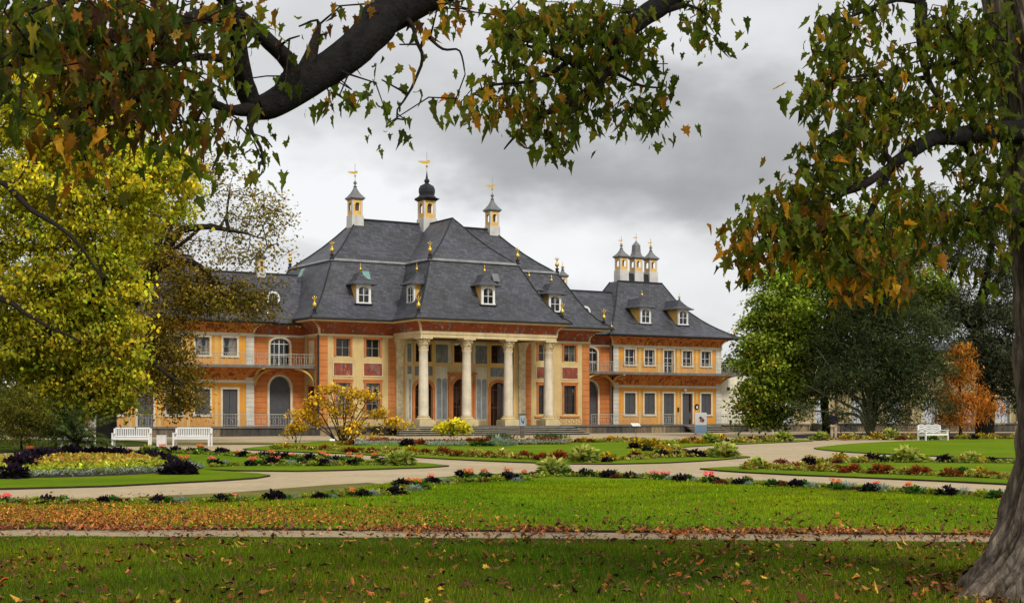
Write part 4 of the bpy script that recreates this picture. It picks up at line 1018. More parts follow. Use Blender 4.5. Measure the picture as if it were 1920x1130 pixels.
x, y = in_view(15000, 18.2, 28); f = np.exp(-np.clip(y-y_far(x)-.3, 0, 99)/2.6); k = (rng.random(len(x)) < f*.55) & (y > y_far(x))
litter('fallen_leaves', x[k], y[k], .032, .085, AUT, 'scattered brown fallen leaves over the middle lawn', z=.06)
x = rng.uniform(-11, 11, 20000); y = y_far(x)+.02+rng.normal(0, .2, len(x)) + .08*np.sin(x*1.7)
k = rng.random(len(x)) < np.clip(.8-.05*(x+8), .3, 1)*(.55+.45*np.sin(x*2.3+np.sin(x*.9)*2))
litter('leaf_drift', x[k], y[k], .028, .085, [(3,(.36,.12,.03)),(3,(.25,.085,.03)),(2,(.14,.06,.03)),(1,(.42,.20,.05))], 'orange brown leaf drift along the far edge of the sandy path', z=.045)
x = rng.uniform(-11, 11, 520); y = y_near(x)+(y_far(x)-y_near(x))*rng.random(len(x))
litter('path_leaves', x, y, .03, .08, [(3,(.24,.11,.05)),(3,(.16,.08,.04)),(1,(.34,.22,.10))], 'scattered leaves lying on the sandy path', z=.02)
x = rng.uniform(-11.5, 1.5, 36000); y = 19.6+np.abs(rng.normal(0, 2.0, len(x)))+.06*(-x)
k = (rng.random(len(x)) < np.clip((.6-x)/7.0, 0, 1)**1.5) & (y > y_far(x)-.05)
litter('leaf_carpet', x[k], y[k], .018, .05, [(4,(.46,.17,.022)),(3,(.36,.12,.02)),(2,(.55,.27,.035)),(2,(.18,.07,.025))], 'orange leaf carpet on the lawn at the left of the path', z=.06)

# ================================================================== border plants
def plant_data(kind, seed):
    r = np.random.default_rng(seed); global rng
    sv = rng; rng = r
    spec = {  # n, leaf size, template, dome (r,h), palette, centre upright
     'K': (150,.34,T_OVAL,[(6,(.010,.007,.014)),(3,(.022,.010,.026)),(1.4,(.035,.014,.04)),(.8,(.02,.05,.012))]),
     'Gr':(130,.34,T_OVAL,[(5,(.045,.12,.018)),(3,(.08,.17,.025)),(2,(.03,.07,.012))]),
     'G': (130,.32,T_OVAL,[(5,(.045,.12,.018)),(3,(.08,.17,.025)),(2,(.02,.03,.012))]),
     'O': (130,.32,T_OVAL,[(5,(.05,.12,.018)),(3,(.08,.17,.025)),(2,(.03,.03,.012))]),
     'S': (170,.36,T_NEEDLE,[(5,(.26,.33,.30)),(3,(.38,.44,.42)),(2,(.16,.22,.18))]),
     'R': (150,.28,T_OVAL,[(5,(.13,.022,.02)),(3,(.20,.05,.035)),(2,(.07,.02,.015)),(1,(.06,.09,.02))]),
     'R2':(220,.22,T_OVAL,[(5,(.20,.025,.010)),(3,(.30,.055,.016)),(2,(.11,.018,.010)),(1.2,(.06,.09,.015))]),
     'Yl':(140,.30,T_OVAL,[(5,(.30,.34,.03)),(3,(.42,.42,.05)),(2,(.14,.20,.02))]),
     'Yc':(160,.26,T_OVAL,[(4,(.58,.50,.14)),(3,(.50,.36,.05)),(3,(.14,.22,.03)),(1.5,(.30,.07,.02))]),
     'Y': (170,.26,T_OVAL,[(5,(.66,.42,.02)),(3,(.55,.30,.015)),(3,(.10,.17,.02)),(1,(.05,.06,.012))]),
     'B': (210,.42,T_OVAL,[(5,(.40,.42,.09)),(3,(.55,.54,.17)),(3,(.20,.29,.04)),(1,(.08,.14,.02))]),
    }[kind]
    n, ls, T, pal = spec; n = int(n*1.5); ls *= .78
    u = r.random(n); t = r.uniform(0, 2*np.pi, n); el = np.arccos(1-u*1.02); rad = r.uniform(.35, .95, n)
    P = np.stack([rad*np.sin(el)*np.cos(t), rad*np.sin(el)*np.sin(t), rad*np.cos(el)*.9+.06], 1)*.62
    yaw = t+r.normal(0, .5, n); pitch = -(np.pi/2-el)*.8+r.normal(0, .45, n)
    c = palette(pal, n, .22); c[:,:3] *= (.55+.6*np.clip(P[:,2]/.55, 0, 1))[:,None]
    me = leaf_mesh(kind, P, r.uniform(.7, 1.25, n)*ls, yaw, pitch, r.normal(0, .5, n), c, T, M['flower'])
    bl = None
    if kind in 'GO':
        m = 5; cols = [(.90,.15,.18),(.95,.28,.24)] if kind == 'G' else [(.80,.20,.06),(.85,.30,.12)]
        PP = []; 
        for k in range(m):
            a = r.uniform(0, 6.28); rr = r.uniform(.1, .5); cpt = np.array([rr*math.cos(a), rr*math.sin(a), r.uniform(.62, .85)])
            PP.append(cpt+r.normal(0, .07, (16,3)))
        PP = np.concatenate(PP); k = len(PP)
        bl = leaf_mesh('blossom', PP, r.uniform(.13, .22, k), r.uniform(0, 6.28, k), r.normal(0, .8, k), r.normal(0, .8, k), palette([(1,c_) for c_ in cols], k, .12), T_OVAL, M['flower'])
    rng = sv; return me, bl
KINDS = {'K':('dark_leaved_plant','dark purple leafy plant','dark plant'),'Gr':('green_plant','leafy green plant','green plant'),'G':('geranium','green geranium with pink blossoms','flower'),
 'O':('begonia','green begonia with coral orange blossoms','flower'),'S':('silver_plant','silvery grey fine leaved plant','silver plant'),'R':('maroon_plant','low maroon leaved plant','maroon plant'),
 'R2':('red_chrysanthemum','rounded dark red flower cushion','flower'),'Yl':('lime_plant','small yellow green leafy plant','lime plant'),'Yc':('cream_flower','cream and yellow flowering plant','flower'),
 'Y':('yellow_flower','golden yellow flowering plant','flower'),'B':('variegated_bush','large pale yellow green variegated bush','bush')}
PD = {}
for i, k in enumerate(KINDS): PD[k] = [plant_data(k, 100+10*i+j) for j in range(3)]
ONES = ['','first','second','third','fourth','fifth','sixth','seventh','eighth','ninth','tenth','eleventh','twelfth','thirteenth','fourteenth','fifteenth','sixteenth','seventeenth','eighteenth','nineteenth']
def ordinal(n):
    if n < 20: return ONES[n]
    t, o = divmod(n, 10); T = {2:'twent',3:'thirt',4:'fort',5:'fift'}[t]
    return T+'ieth' if o == 0 else T+'y '+ONES[o]
def plant_row(row, items, w0=26, ptilt=0):
    """items: (px, py, kind[, width px[, height ratio]]) ; py = where the plant meets the ground"""
    cnt = {}; tot = {}
    for it in items: tot[it[2]] = tot.get(it[2], 0)+1
    for it in sorted(items, key=lambda t: t[0]):
        px, py, k = it[:3]; w = it[3] if len(it) > 3 else w0; p = gp(px, py, .045)
        d = PD[k][random.randrange(3)]; name, desc, cat = KINDS[k]
        mw = w/F*p.y                                           # width in metres
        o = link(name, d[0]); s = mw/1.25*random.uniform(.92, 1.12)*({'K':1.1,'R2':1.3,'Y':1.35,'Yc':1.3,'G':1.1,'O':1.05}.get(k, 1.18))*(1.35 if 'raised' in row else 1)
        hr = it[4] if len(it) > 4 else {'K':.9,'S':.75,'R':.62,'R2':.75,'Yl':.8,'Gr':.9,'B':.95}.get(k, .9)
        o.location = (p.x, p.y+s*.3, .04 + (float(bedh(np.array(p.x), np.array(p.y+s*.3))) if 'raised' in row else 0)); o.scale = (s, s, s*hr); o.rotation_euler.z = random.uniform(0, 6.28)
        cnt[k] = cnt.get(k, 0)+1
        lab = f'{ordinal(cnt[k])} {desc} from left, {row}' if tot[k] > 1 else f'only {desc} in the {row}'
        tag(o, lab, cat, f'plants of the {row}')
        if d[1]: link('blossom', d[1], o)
NEAR = [(8,944,'G'),(22,944,'S',24),(36,945,'R'),(64,941,'Yl'),(86,944,'K',34),(109,943,'Gr'),(124,944,'S',20),(137,944,'R',22),(168,944,'Yl'),(193,943,'K',28),(210,943,'Gr'),(232,943,'R',30),(277,942,'Yl',18),(297,943,'K',30),(315,943,'Gr',22),(336,943,'S',30),
 (393,941,'Yl',18),(410,941,'K',28),(428,940,'Gr'),(439,938,'G',20),(452,939,'S',22),(460,940,'R',18),(487,938,'Yl',20),(512,938,'K',36),(530,937,'Gr',22),(546,936,'S',26),(575,935,'Yl',20),(597,935,'K',28),(610,934,'Gr',18),(622,934,'S',20),(634,933,'R',20),
 (661,931,'O',26),(679,931,'K',30),(698,930,'S',28),(713,923,'K',22),(720,929,'Yl',22),(741,928,'K',30),(757,927,'Yl',20),(750,912,'K',26),(768,911,'O',24),(777,921,'S',30),(787,911,'O',22),(793,918,'Gr',24),(805,903,'G',20),(812,909,'K',28),(834,907,'S',24),(852,905,'Yl',24),
 (866,894,'K',28),(880,895,'O',24),(874,904,'K',24),(890,903,'Gr',24),(908,904,'R',20),(908,893,'O',24),(921,897,'K',20),(932,903,'Yl',28),(949,902,'K',32),(952,892,'O',22),(966,899,'K',24),(972,904,'S',22),(982,895,'O',24),(988,902,'Yl',20),(1000,890,'R',18),
 (1020,892,'Yl',18),(1036,890,'B',48),(1062,891,'Gr',24),(1074,892,'R',26),(1098,893,'K',28),(1108,893,'Gr',20),(1121,893,'Yl',24),(1141,895,'K',26),(1148,894,'Gr',26),(1156,896,'R',20),(1167,894,'Yl',18),(1183,896,'K',26),(1198,896,'S',22),(1210,896,'Yl',20),(1228,897,'G',24),(1238,899,'Gr',22),(1247,898,'G',22),(1259,900,'S',22),
 (1276,903,'K',28),(1291,902,'Gr',24),(1304,903,'S',18),(1318,904,'Yl',20),(1334,906,'G',30),(1345,906,'K',20),(1353,908,'R',28),(1386,909,'K',28),(1401,907,'Gr',26),(1405,904,'G',16),(1407,910,'S',22),(1421,910,'Yl',18),(1447,911,'K',20),(1452,912,'Gr',26),(1470,913,'R',30),(1494,914,'K',30),(1510,913,'Gr',26),(1527,915,'S',30),(1541,915,'R',18),
 (1567,917,'O',30),(1577,919,'Gr',26),(1592,918,'S',34),(1603,919,'R',20),(1633,922,'K',34),(1645,913,'G',18),(1657,922,'S',36),(1676,919,'R',16),(1704,923,'O',28),(1719,926,'Gr',30),(1738,922,'S',20),(1752,926,'Yl',26),(1777,929,'K',34),(1791,927,'Gr',22),(1806,928,'S',34),(1820,927,'R',18),(1845,931,'Yl',28),(1864,933,'K',24),(1871,935,'Gr',34),(1890,936,'R',28),(1888,929,'S',22)]
plant_row('front lawn border', NEAR)
plant_row('left wedge lawn, inner row', [(404,874,'K',26),(422,873,'S',24),(437,873,'R',16),(467,873,'K',22),(474,871,'O',20),(485,872,'Gr',18),(396,868,'G',16),(400,875,'Yl',18),(506,872,'K',28),(519,868,'O',20),(497,872,'Yl',18),(527,871,'R',22),(545,871,'S',22),(508,868,'K',18),(556,869,'Gr',26),(572,872,'R',22),(590,873,'Yl',22),(605,873,'K',24),(622,871,'S',22),(636,870,'Yl',18),(648,868,'Gr',18),(659,872,'K',22),(671,868,'O',24),(692,870,'R',18),(708,868,'Yl',20),(719,871,'K',28),(703,860,'O',18),(750,872,'B',44)], 22)
plant_row('left wedge lawn, back row', [(275,846,'Yl',26),(292,848,'Gr',20),(305,846,'O',20),(326,849,'K',24),(338,849,'S',18),(357,850,'K',22),(345,850,'Yl',16),(375,847,'O',20),(371,851,'Gr',18),(385,851,'K',20),(395,852,'Yl',16),(411,852,'K',24),(422,853,'K',22),(432,854,'Yl',18),(445,855,'O',16),(457,856,'K',22),(472,857,'Yl',18),(487,857,'K',20),(498,858,'K',22),(507,856,'O',18),(521,859,'K',22),(535,860,'K',24),(546,861,'O',18),(557,861,'Gr',18),(568,862,'Yl',20),(581,863,'K',24),(595,863,'Yl',20),(602,860,'O',20),(613,862,'O',18),(627,865,'K',24),(641,865,'Gr',20),(653,862,'O',20),(668,863,'Yl',18)], 22)
plant_row('middle lawn, front row', [(517,842,'Yl',24),(533,841,'Y',18),(548,840,'Yl',18),(566,842,'R2',18),(585,843,'R2',16),(608,843,'R2',20),(625,844,'Yc',18),(653,848,'R2',24),(672,848,'R2',20),(688,847,'Yl',16),(699,849,'R2',24),(712,848,'Yl',18),(726,849,'Yc',24),(745,850,'R2',24),(771,850,'Y',24),(778,851,'R2',18),(797,851,'R2',26),(831,853,'R2',30),(848,853,'Yl',16),(858,855,'R2',28),(872,855,'Yl',16),(886,856,'Yc',26),(900,855,'Yc',20),(917,857,'R2',24),(930,856,'Yl',18),(942,858,'Yc',28),(964,858,'Yc',20),(985,860,'R2',34),(1015,862,'R2',28),(1033,862,'Yc',22),(1050,863,'R2',36),(1097,866,'B',50),(1122,864,'Yl',20),(1140,864,'Y',26),(1138,866,'K',18),(1170,862,'R2',16),(1191,860,'K',24),(1193,856,'Y',22),(1213,858,'Yl',24),(1228,856,'R2',18),(1241,857,'K',26),(1252,856,'Y',24),(1266,856,'K',22),(1278,855,'Yc',22),(1293,855,'R2',18),(1303,856,'K',24),(1314,856,'K',22),(1328,855,'Yc',24),(1341,855,'Y',20),(1360,857,'B',42)], 24)
plant_row('middle lawn, corner group', [(1190,840,'K',20),(1198,837,'Y',26),(1212,834,'Y',20),(1225,837,'Y',24),(1214,845,'K',20),(1233,834,'K',18),(1243,842,'Y',24),(1256,846,'Yc',24),(1250,834,'Yl',20),(1268,845,'Yc',20),(1284,846,'R',16)], 22)
plant_row('middle lawn, far row', [(660,834,'R2',22),(676,834,'S',18),(695,829,'R2',18),(722,829,'R2',18),(736,829,'R2',16),(763,836,'K',26,.8),(793,833,'R2',22),(812,834,'R2',24),(830,834,'R2',24),(850,834,'R2',22),(866,834,'R2',18),(880,829,'R2',18),(896,828,'R2',18),(912,828,'R2',18),(895,836,'Gr',26,.6),(915,836,'Gr',24,.6),(936,836,'S',40,.9),(954,835,'S',28),(974,833,'K',14),(990,832,'R2',24),(1006,831,'R2',24),(1024,832,'R2',24),(1040,832,'R2',24),(1054,831,'R2',18),(1067,829,'Yl',18),(1083,829,'R2',18),(1095,828,'Y',14),(1108,829,'R2',14),(1120,829,'Yl',16),(1137,828,'R2',18),(1147,827,'Y',18),(1160,828,'Yc',16),(1172,827,'Y',16),(1190,827,'R2',20),(1205,828,'Yl',16),(1285,831,'Y',18),(1300,829,'R2',22),(1313,831,'Y',18),(1334,830,'B',28),(1351,829,'Y',24),(1365,830,'K',14),(1380,828,'Yl',18),(1395,829,'Y',18),(1408,828,'K',16),(1417,828,'Y',18),(1429,828,'K',16),(1440,827,'Y',18),(1452,827,'Y',18),(1470,827,'B',28)], 18)
plant_row('right lawn, front row', [(1405,879,'Yc',26),(1420,878,'B',34),(1437,878,'Y',24),(1456,879,'Yc',22),(1466,870,'R2',24),(1478,880,'Yc',20),(1487,878,'R2',24),(1497,881,'Yl',16),(1503,877,'Yc',20),(1530,882,'R2',24),(1551,883,'Yc',28),(1572,880,'R2',22),(1582,886,'R2',18),(1603,885,'R2',34),(1622,886,'Yl',16),(1655,888,'R2',44),(1694,886,'R2',20),(1699,889,'Yc',22),(1727,890,'R2',40),(1745,889,'Yl',18),(1785,893,'R2',36),(1808,891,'Gr',28),(1826,893,'Yc',24),(1840,888,'Y',22),(1850,895,'R2',26),(1868,894,'R2',24),(1884,897,'Yc',22),(1903,898,'Yc',22)], 24)
plant_row('right lawn, back row', [(1518,871,'K',26),(1520,866,'Y',22),(1537,868,'Yl',18),(1572,868,'R',22),(1577,865,'Y',26),(1600,866,'Yl',22),(1618,867,'Yc',20),(1638,866,'K',34),(1640,861,'Y',20),(1660,865,'Gr',20),(1676,865,'Yl',18),(1704,866,'B',46),(1735,865,'Yl',22),(1774,867,'K',28),(1806,867,'Yc',24),(1824,865,'B',30),(1843,867,'Y',22),(1862,867,'K',22),(1879,866,'R',18),(1909,868,'Yl',20)], 22)
plant_row('far right flower strip', [(1527,824,'Yl',18),(1542,824,'B',26),(1588,824,'Y',16),(1601,823,'Yc',18),(1613,823,'R',16),(1645,823,'Y',24),(1672,823,'B',30),(1692,824,'R2',16),(1706,823,'Yc',22),(1716,823,'Y',14),(1733,824,'Gr',16),(1752,824,'Gr',16),(1785,823,'R',16),(1800,823,'Yl',18),(1813,823,'Yc',18),(1827,823,'K',16),(1841,822,'Y',18),(1860,822,'Y',16),(1872,822,'Yl',16),(1888,822,'R2',16),(1905,822,'Yc',18)], 18)
# low silver edging along the far beds
def mass(name, quads, n, ls, pal, T, label, hgt, z0=.04, nrm=.5):
    """ground cover of many small leaves over ground polygons given as pixel outlines"""
    Ps = []
    for q_ in quads:
        G = [gp(*p_) for p_ in q_]; A = np.array([(g_.x, g_.y) for g_ in G])
        lo, hi = A.min(0), A.max(0); m = n*6; x = rng.uniform(lo[0], hi[0], m); y = rng.uniform(lo[1], hi[1], m); k = inside(x, y, A)
        x, y = x[k][:n], y[k][:n]; Ps.append(np.stack([x, y, z0 + hgt(x, y)*rng.uniform(.55, 1.05, len(x))], 1))
    P = np.concatenate(Ps); n = len(P)
    o = link(name, leaf_mesh(name, P, rng.uniform(.7, 1.3, n)*ls, rng.uniform(0, 6.28, n), rng.normal(-.35, nrm, n), rng.normal(0, nrm, n), palette(pal, n, .25), T, M['flower']))
    tag(o, label, 'ground cover', kind='stuff'); return o
SIL = [(5,(.24,.31,.27)),(3,(.36,.42,.39)),(2,(.14,.20,.14))]
mass('silver_edging', [[(665,838),(760,837.5),(760,835),(665,835)],[(800,839.5),(875,838.5),(875,836),(800,836)]], 1100, .14, SIL, T_NEEDLE, 'low silvery edging at the left end of the far middle bed', lambda x, y: .18+0*x)
mass('silver_edging', [[(960,836.5),(1070,835),(1070,833),(960,833.5)]], 1100, .14, SIL, T_NEEDLE, 'low silvery edging below the red flowers right of centre', lambda x, y: .18+0*x)
# ---------------------------------------------------------------- the raised round bed on the left
BC = np.array([-12.5, 39.8]); 
def bedh(x, y): return .20*np.clip(1-(((x-BC[0])/3.75)**2+((y-BC[1])/5.6)**2), 0, 1)**.7
mb = MB(); NR = 10; NA = 36; vs = [(BC[0],BC[1],.24)]; fs = []
for i in range(1, NR+1):
    for k in range(NA):
        t = 2*math.pi*k/NA; x = BC[0]+3.75*i/NR*math.cos(t); y = BC[1]+5.6*i/NR*math.sin(t); vs.append((x, y, .04+float(bedh(np.array(x), np.array(y)))))
for k in range(NA):
    fs.append((0, 1+k, 1+(k+1)%NA))
    for i in range(NR-1): fs.append((1+i*NA+k, 1+(i+1)*NA+k, 1+(i+1)*NA+(k+1)%NA, 1+i*NA+(k+1)%NA))
mb.add(vs, fs); tag(mb.build('planting_mound', M['soil'], smooth=True), kind='structure')
def ring_pts(n, r0, r1, a0, a1):
    t = rng.uniform(R(a0), R(a1), n); r_ = np.sqrt(rng.uniform(r0*r0, r1*r1, n)); x = BC[0]+3.75*r_*np.cos(t); y = BC[1]+5.6*r_*np.sin(t); return x, y
def bed_mass(name, n, r0, r1, a0, a1, h, ls, pal, T, label):
    x, y = ring_pts(n, r0, r1, a0, a1); z = .04+bedh(x, y)+h*rng.uniform(.35, 1.05, n)*(.85+.2*np.sin(x*5)*np.sin(y*4))
    o = link(name, leaf_mesh(name, np.stack([x,y,z],1), rng.uniform(.7,1.3,n)*ls, rng.uniform(0,6.28,n), rng.normal(-.3,.5,n), rng.normal(0,.5,n), palette(pal, n, .25), T, M['flower']))
    tag(o, label, 'ground cover', kind='stuff')
bed_mass('silver_edging', 3000, .88, 1.0, 180, 372, .12, .10, SIL, T_NEEDLE, 'low silvery edging round the foot of the raised round bed')
LIME = [(5,(.38,.42,.03)),(3,(.52,.52,.06)),(2,(.12,.17,.02))]; AMB = [(4,(.52,.36,.05)),(2.5,(.44,.19,.05)),(3,(.52,.44,.07)),(1.5,(.24,.08,.03)),(2,(.26,.28,.03))]
bed_mass('lime_bedding', 5200, .58, .88, 185, 365, .15, .12, LIME, T_OVAL, 'yellow green bedding band in the front of the raised round bed')
bed_mass('amber_bedding', 8000, .0, .72, 0, 360, .17, .12, AMB, T_OVAL, 'amber and orange leafed bedding filling the top of the raised round bed')
RING = []
for k in range(9): RING.append((20+14*k+random.uniform(-5,5), 897-5.3*k+random.uniform(-1.5,1.5), 'K', 38-1.2*k))
for k in range(6): RING.append((28+16*k, 890-5*k, 'K', 36-k))
for k in range(5): RING.append((95+12*k, 863-1.5*k+random.uniform(-1.5,1.5), 'K', 30))
for k in range(7): RING.append((150+13*k, 857+random.uniform(-1,1.5), 'K', 26))
for k in range(12): RING.append((232+10.2*k, 860+2.6*k+random.uniform(-1,1), 'K', 27+.4*k))
for k in range(4): RING.append((318+9*k, 888+random.uniform(-2,2), 'K', 30))
RING += [(238,858,'O',16),(281,864,'O',16),(301,867,'O',18),(345,876,'O',18),(52,850,'O',16),(350,884,'Yl',24)]
plant_row('raised round bed, dark ring', RING, 28)

def underplant(name, pts, n, w, pal, label, ls=.075, h=.10):
    G = [gp(*p_, .045) for p_ in pts]; seg = [(G[i], G[i+1], (G[i+1]-G[i]).length) for i in range(len(G)-1)]; tot = sum(q_[2] for q_ in seg)
    x, y = [], []
    for a, b, L in seg:
        m = int(n*L/tot); t = rng.random(m); d = (b-a).normalized(); o_ = rng.normal(0, w*.4, m)
        x.append(a.x+(b.x-a.x)*t-d.y*o_); y.append(a.y+(b.y-a.y)*t+d.x*o_)
    x = np.concatenate(x); y = np.concatenate(y); cl = np.clip(.55+.6*np.sin(x*3.1+np.sin(y*1.7)*2)*np.sin(x*1.3+2), .1, 1); k = rng.random(len(x)) < cl; x, y, cl = x[k], y[k], cl[k]; m = len(x)
    P = np.stack([x, y, .04+h*.8*cl*rng.uniform(.3, 1.1, m)], 1)
    o = link(name, leaf_mesh(name, P, rng.uniform(.7,1.3,m)*ls, rng.uniform(0,6.28,m), rng.normal(-.35,.5,m), rng.normal(0,.5,m), palette(pal, m, .3), T_OVAL, M['flower'])); tag(o, label, 'ground cover', kind='stuff')
UP1 = [(5,(.20,.25,.03)),(4,(.10,.18,.02)),(3,(.30,.30,.05)),(1.5,(.05,.09,.02)),(1,(.22,.10,.04))]
underplant('border_foliage', [(0,945),(130,944),(300,943),(450,940),(560,935),(660,927),(720,926),(760,919),(800,912),(850,905),(930,901),(1020,893),(1100,893),(1200,896),(1300,903),(1400,909),(1500,914),(1600,918),(1700,923),(1800,928),(1900,935)], 6000, .30, UP1, 'low yellow green filling plants along the front lawn border')
UP2 = [(5,(.30,.28,.04)),(4,(.12,.19,.02)),(3,(.45,.38,.10)),(2,(.22,.05,.02))]
underplant('border_foliage', [(515,842),(600,843),(700,849),(800,852),(900,856),(1000,861),(1060,863),(1150,864),(1250,857),(1345,855)], 4200, .5, UP2, 'low yellow and cream filling plants along the middle lawn front row', .10, .16)
underplant('border_foliage', [(1405,879),(1500,881),(1600,885),(1700,889),(1800,892),(1910,898)], 2600, .45, UP2, 'low yellow and cream filling plants along the right lawn front row', .09, .14)
underplant('border_foliage', [(1060,829),(1190,828),(1285,830),(1400,829),(1480,827)], 2200, .7, UP2, 'low yellow filling plants along the middle lawn far row', .14, .2)
underplant('border_foliage', [(1510,868),(1640,866),(1770,867),(1910,868)], 1500, .5, UP1, 'low green filling plants along the right lawn back row', .10, .14)
underplant('border_foliage', [(1520,823.5),(1700,823),(1910,822)], 2200, .7, UP2, 'low mixed filling plants along the far right flower strip', .14, .2)
underplant('border_foliage', [(275,847),(400,852),(500,858),(600,863),(680,866)], 2200, .5, UP1, 'low green filling plants along the left wedge lawn back row', .10, .16)
underplant('border_foliage', [(400,874),(500,872),(600,873),(720,871)], 1500, .4, UP1, 'low green filling plants along the left wedge lawn inner row', .09, .12)
RED = [(5,(.22,.03,.012)),(3,(.30,.07,.02)),(2,(.10,.13,.02)),(1,(.40,.22,.04))]
underplant('red_bedding', [(640,834),(720,830),(800,833),(880,833)], 2400, .8, RED, 'dark red bedding at the left end of the middle lawn far row', .13, .26)
underplant('red_bedding', [(960,833),(1000,832),(1070,832)], 1600, .8, RED, 'dark red bedding right of the information post', .13, .3)

tt = rng.uniform(0, 6.28, 420); rd = .95+np.abs(rng.normal(0, .45, 420))
litter('trunk_leaves', 4.95+rd*np.cos(tt)*1.1, 12.35+rd*np.sin(tt), .03, .10, AUT, 'brown fallen leaves gathered round the foot of the big maple trunk', z=.06, flat=.35)
# ================================================================== trees
def seg_mesh(name, segs, mat, n=5):
    """segs: list of (p0, p1, r0, r1, colour)"""
    A = np.array([s_[0] for s_ in segs], float); B = np.array([s_[1] for s_ in segs], float)
    ra = np.array([s_[2] for s_ in segs]); rb = np.array([s_[3] for s_ in segs]); c = np.array([(*s_[4][:3], 1) for s_ in segs])
    d = B-A; d = d/np.maximum(np.linalg.norm(d, axis=1, keepdims=True), 1e-6)
    def frame(t):
        ref = np.where(np.abs(t[:,2:3]) < .92, np.array([[0,0,1.]]), np.array([[1.,0,0]]))
        u = np.cross(t, ref); u /= np.maximum(np.linalg.norm(u, axis=1, keepdims=True), 1e-6); return u, np.cross(t, u)
    ta = np.array([s_[5] if len(s_) > 5 else d[i] for i, s_ in enumerate(segs)]); tb = np.array([s_[6] if len(s_) > 6 else d[i] for i, s_ in enumerate(segs)])
    uA, vA = frame(ta); uB, vB = frame(tb)
    flip = np.sign((uA*uB).sum(1, keepdims=True)); flip[flip == 0] = 1; uB = uB*flip; vB = vB*flip
    N = len(segs); V = np.empty((N, 2*n, 3))
    for k in range(n):
        t = 2*math.pi*k/n
        V[:,k] = A + (uA*math.cos(t)+vA*math.sin(t))*ra[:,None]; V[:,n+k] = B + (uB*math.cos(t)+vB*math.sin(t))*rb[:,None]
    base = []
    for k in range(n): l = (k+1)%n; base += [k, n+k, n+l, l]
    base = np.array(base); FF = (base[None]+(np.arange(N)*2*n)[:,None]).ravel(); TT = np.full(N*n, 4); SS = np.arange(N*n)*4
    return np_mesh(name, V.reshape(-1,3), FF, SS, TT, np.repeat(c, 2*n, axis=0), mat, True)

class Tree:
    """skeleton: nodes with parents; limbs are laid by hand, twigs grow towards targets in the crown"""
    def __init__(s, jit=.06): s.jit = jit; s.p = []; s.par = []; s.minr = []; s.fixed = []; s.tips = []
    def node(s, p, par, r=0): s.p.append(np.array(p, float)); s.par.append(par); s.minr.append(r); return len(s.p)-1
    def limb(s, pts, rads, start=None, sub=3):
        """polyline of hand-placed points with radii; start = index of the node it leaves from"""
        pts = [np.array(p, float) for p in pts]
        i0 = start; k0 = 0
        if start is None: i0 = s.node(pts[0], -1, rads[0]); k0 = 0
        else: pts = [s.p[start]] + pts; rads = [s.minr[start]*.8 or rads[0]] + list(rads)
        last = i0; n = len(pts)
        for i in range(n-1):
            a, b, c, d = pts[max(i-1,0)], pts[i], pts[i+1], pts[min(i+2,n-1)]
            for j in range(1, sub+1):
                t = j/sub; q = .5*((2*b)+(c-a)*t+(2*a-5*b+4*c-d)*t*t+(3*b-a-3*c+d)*t**3)
                if j < sub: q = q + rng.normal(0, s.jit, 3)*min(1, np.linalg.norm(c-b)*.25)
                last = s.node(q, last, rads[i]+(rads[i+1]-rads[i])*t)
        return last
    def grow(s, T, step, jit=.12, droop=0.0, back=0.0, root=None):
        T = np.array(T); 
        P = np.array(s.p); d = ((T[:,None]-P[None])**2).sum(2).min(1); order = np.argsort(d)
        buf = np.zeros((len(s.p)+len(T)*12, 3)); buf[:len(s.p)] = P; m = len(s.p)
        for i in order:
            t = T[i]; dd = ((buf[:m]-t)**2).sum(1)
            if root is not None: dd = dd + back*((buf[:m]-root)**2).sum(1)
            j = int(dd.argmin()); a = buf[j].copy(); L = np.linalg.norm(t-a)
            k = int(min(10, max(1, round(L/step)))); last = j
            for q in range(1, k+1):
                f = q/k; p = a+(t-a)*f + (rng.normal(0, jit, 3)*L*.25*math.sin(f*math.pi) if q < k else 0)
                p[2] += (.12-droop)*L*math.sin(f*math.pi)
                last = s.node(p, last); buf[m] = p; m += 1
            s.tips.append(last)
    def radii(s, rt, ex=2.3):
        n = len(s.p); acc = np.zeros(n)
        kids = np.zeros(n, int)
        for i in range(n):
            if s.par[i] >= 0: kids[s.par[i]] += 1
        for i in range(n-1, -1, -1):
            if kids[i] == 0: acc[i] = max(acc[i], rt**ex)
            if s.par[i] >= 0: acc[s.par[i]] += acc[i]
        r = acc**(1/ex)
        return np.array([max(m, min(x, m*1.02)) if m > 0 else x for x, m in zip(r, s.minr)])
    def segs(s, rt, col0, col1, ex=2.3, rmax=.2):
        r = s.radii(rt, ex); out_ = []
        P = np.array(s.p); n_ = len(P); main = [-1]*n_
        for i in range(n_):
            j = s.par[i]
            if j >= 0 and (main[j] < 0 or r[i] > r[main[j]]): main[j] = i
        tan = np.zeros((n_,3))
        for i in range(n_):
            a = P[s.par[i]] if s.par[i] >= 0 else P[i]; b = P[main[i]] if main[i] >= 0 else P[i]; t = b-a; L = np.linalg.norm(t); tan[i] = t/L if L > 1e-6 else (0,0,1)
        for i in range(len(s.p)):
            j = s.par[i]
            if j < 0: continue
            f = min(1, r[i]/rmax); c = [a+(b-a)*f for a, b in zip(col1, col0)]
            rp = min(r[j], r[i]*1.6) if s.minr[i] == 0 else r[j]
            d = P[i]-P[j]; d = d/max(1e-6, np.linalg.norm(d))
            out_.append((s.p[j], s.p[i], rp, r[i], c, tan[j] if main[j] == i and tan[j] @ d > .5 else d, tan[i] if tan[i] @ d > .5 else d))
        return out_

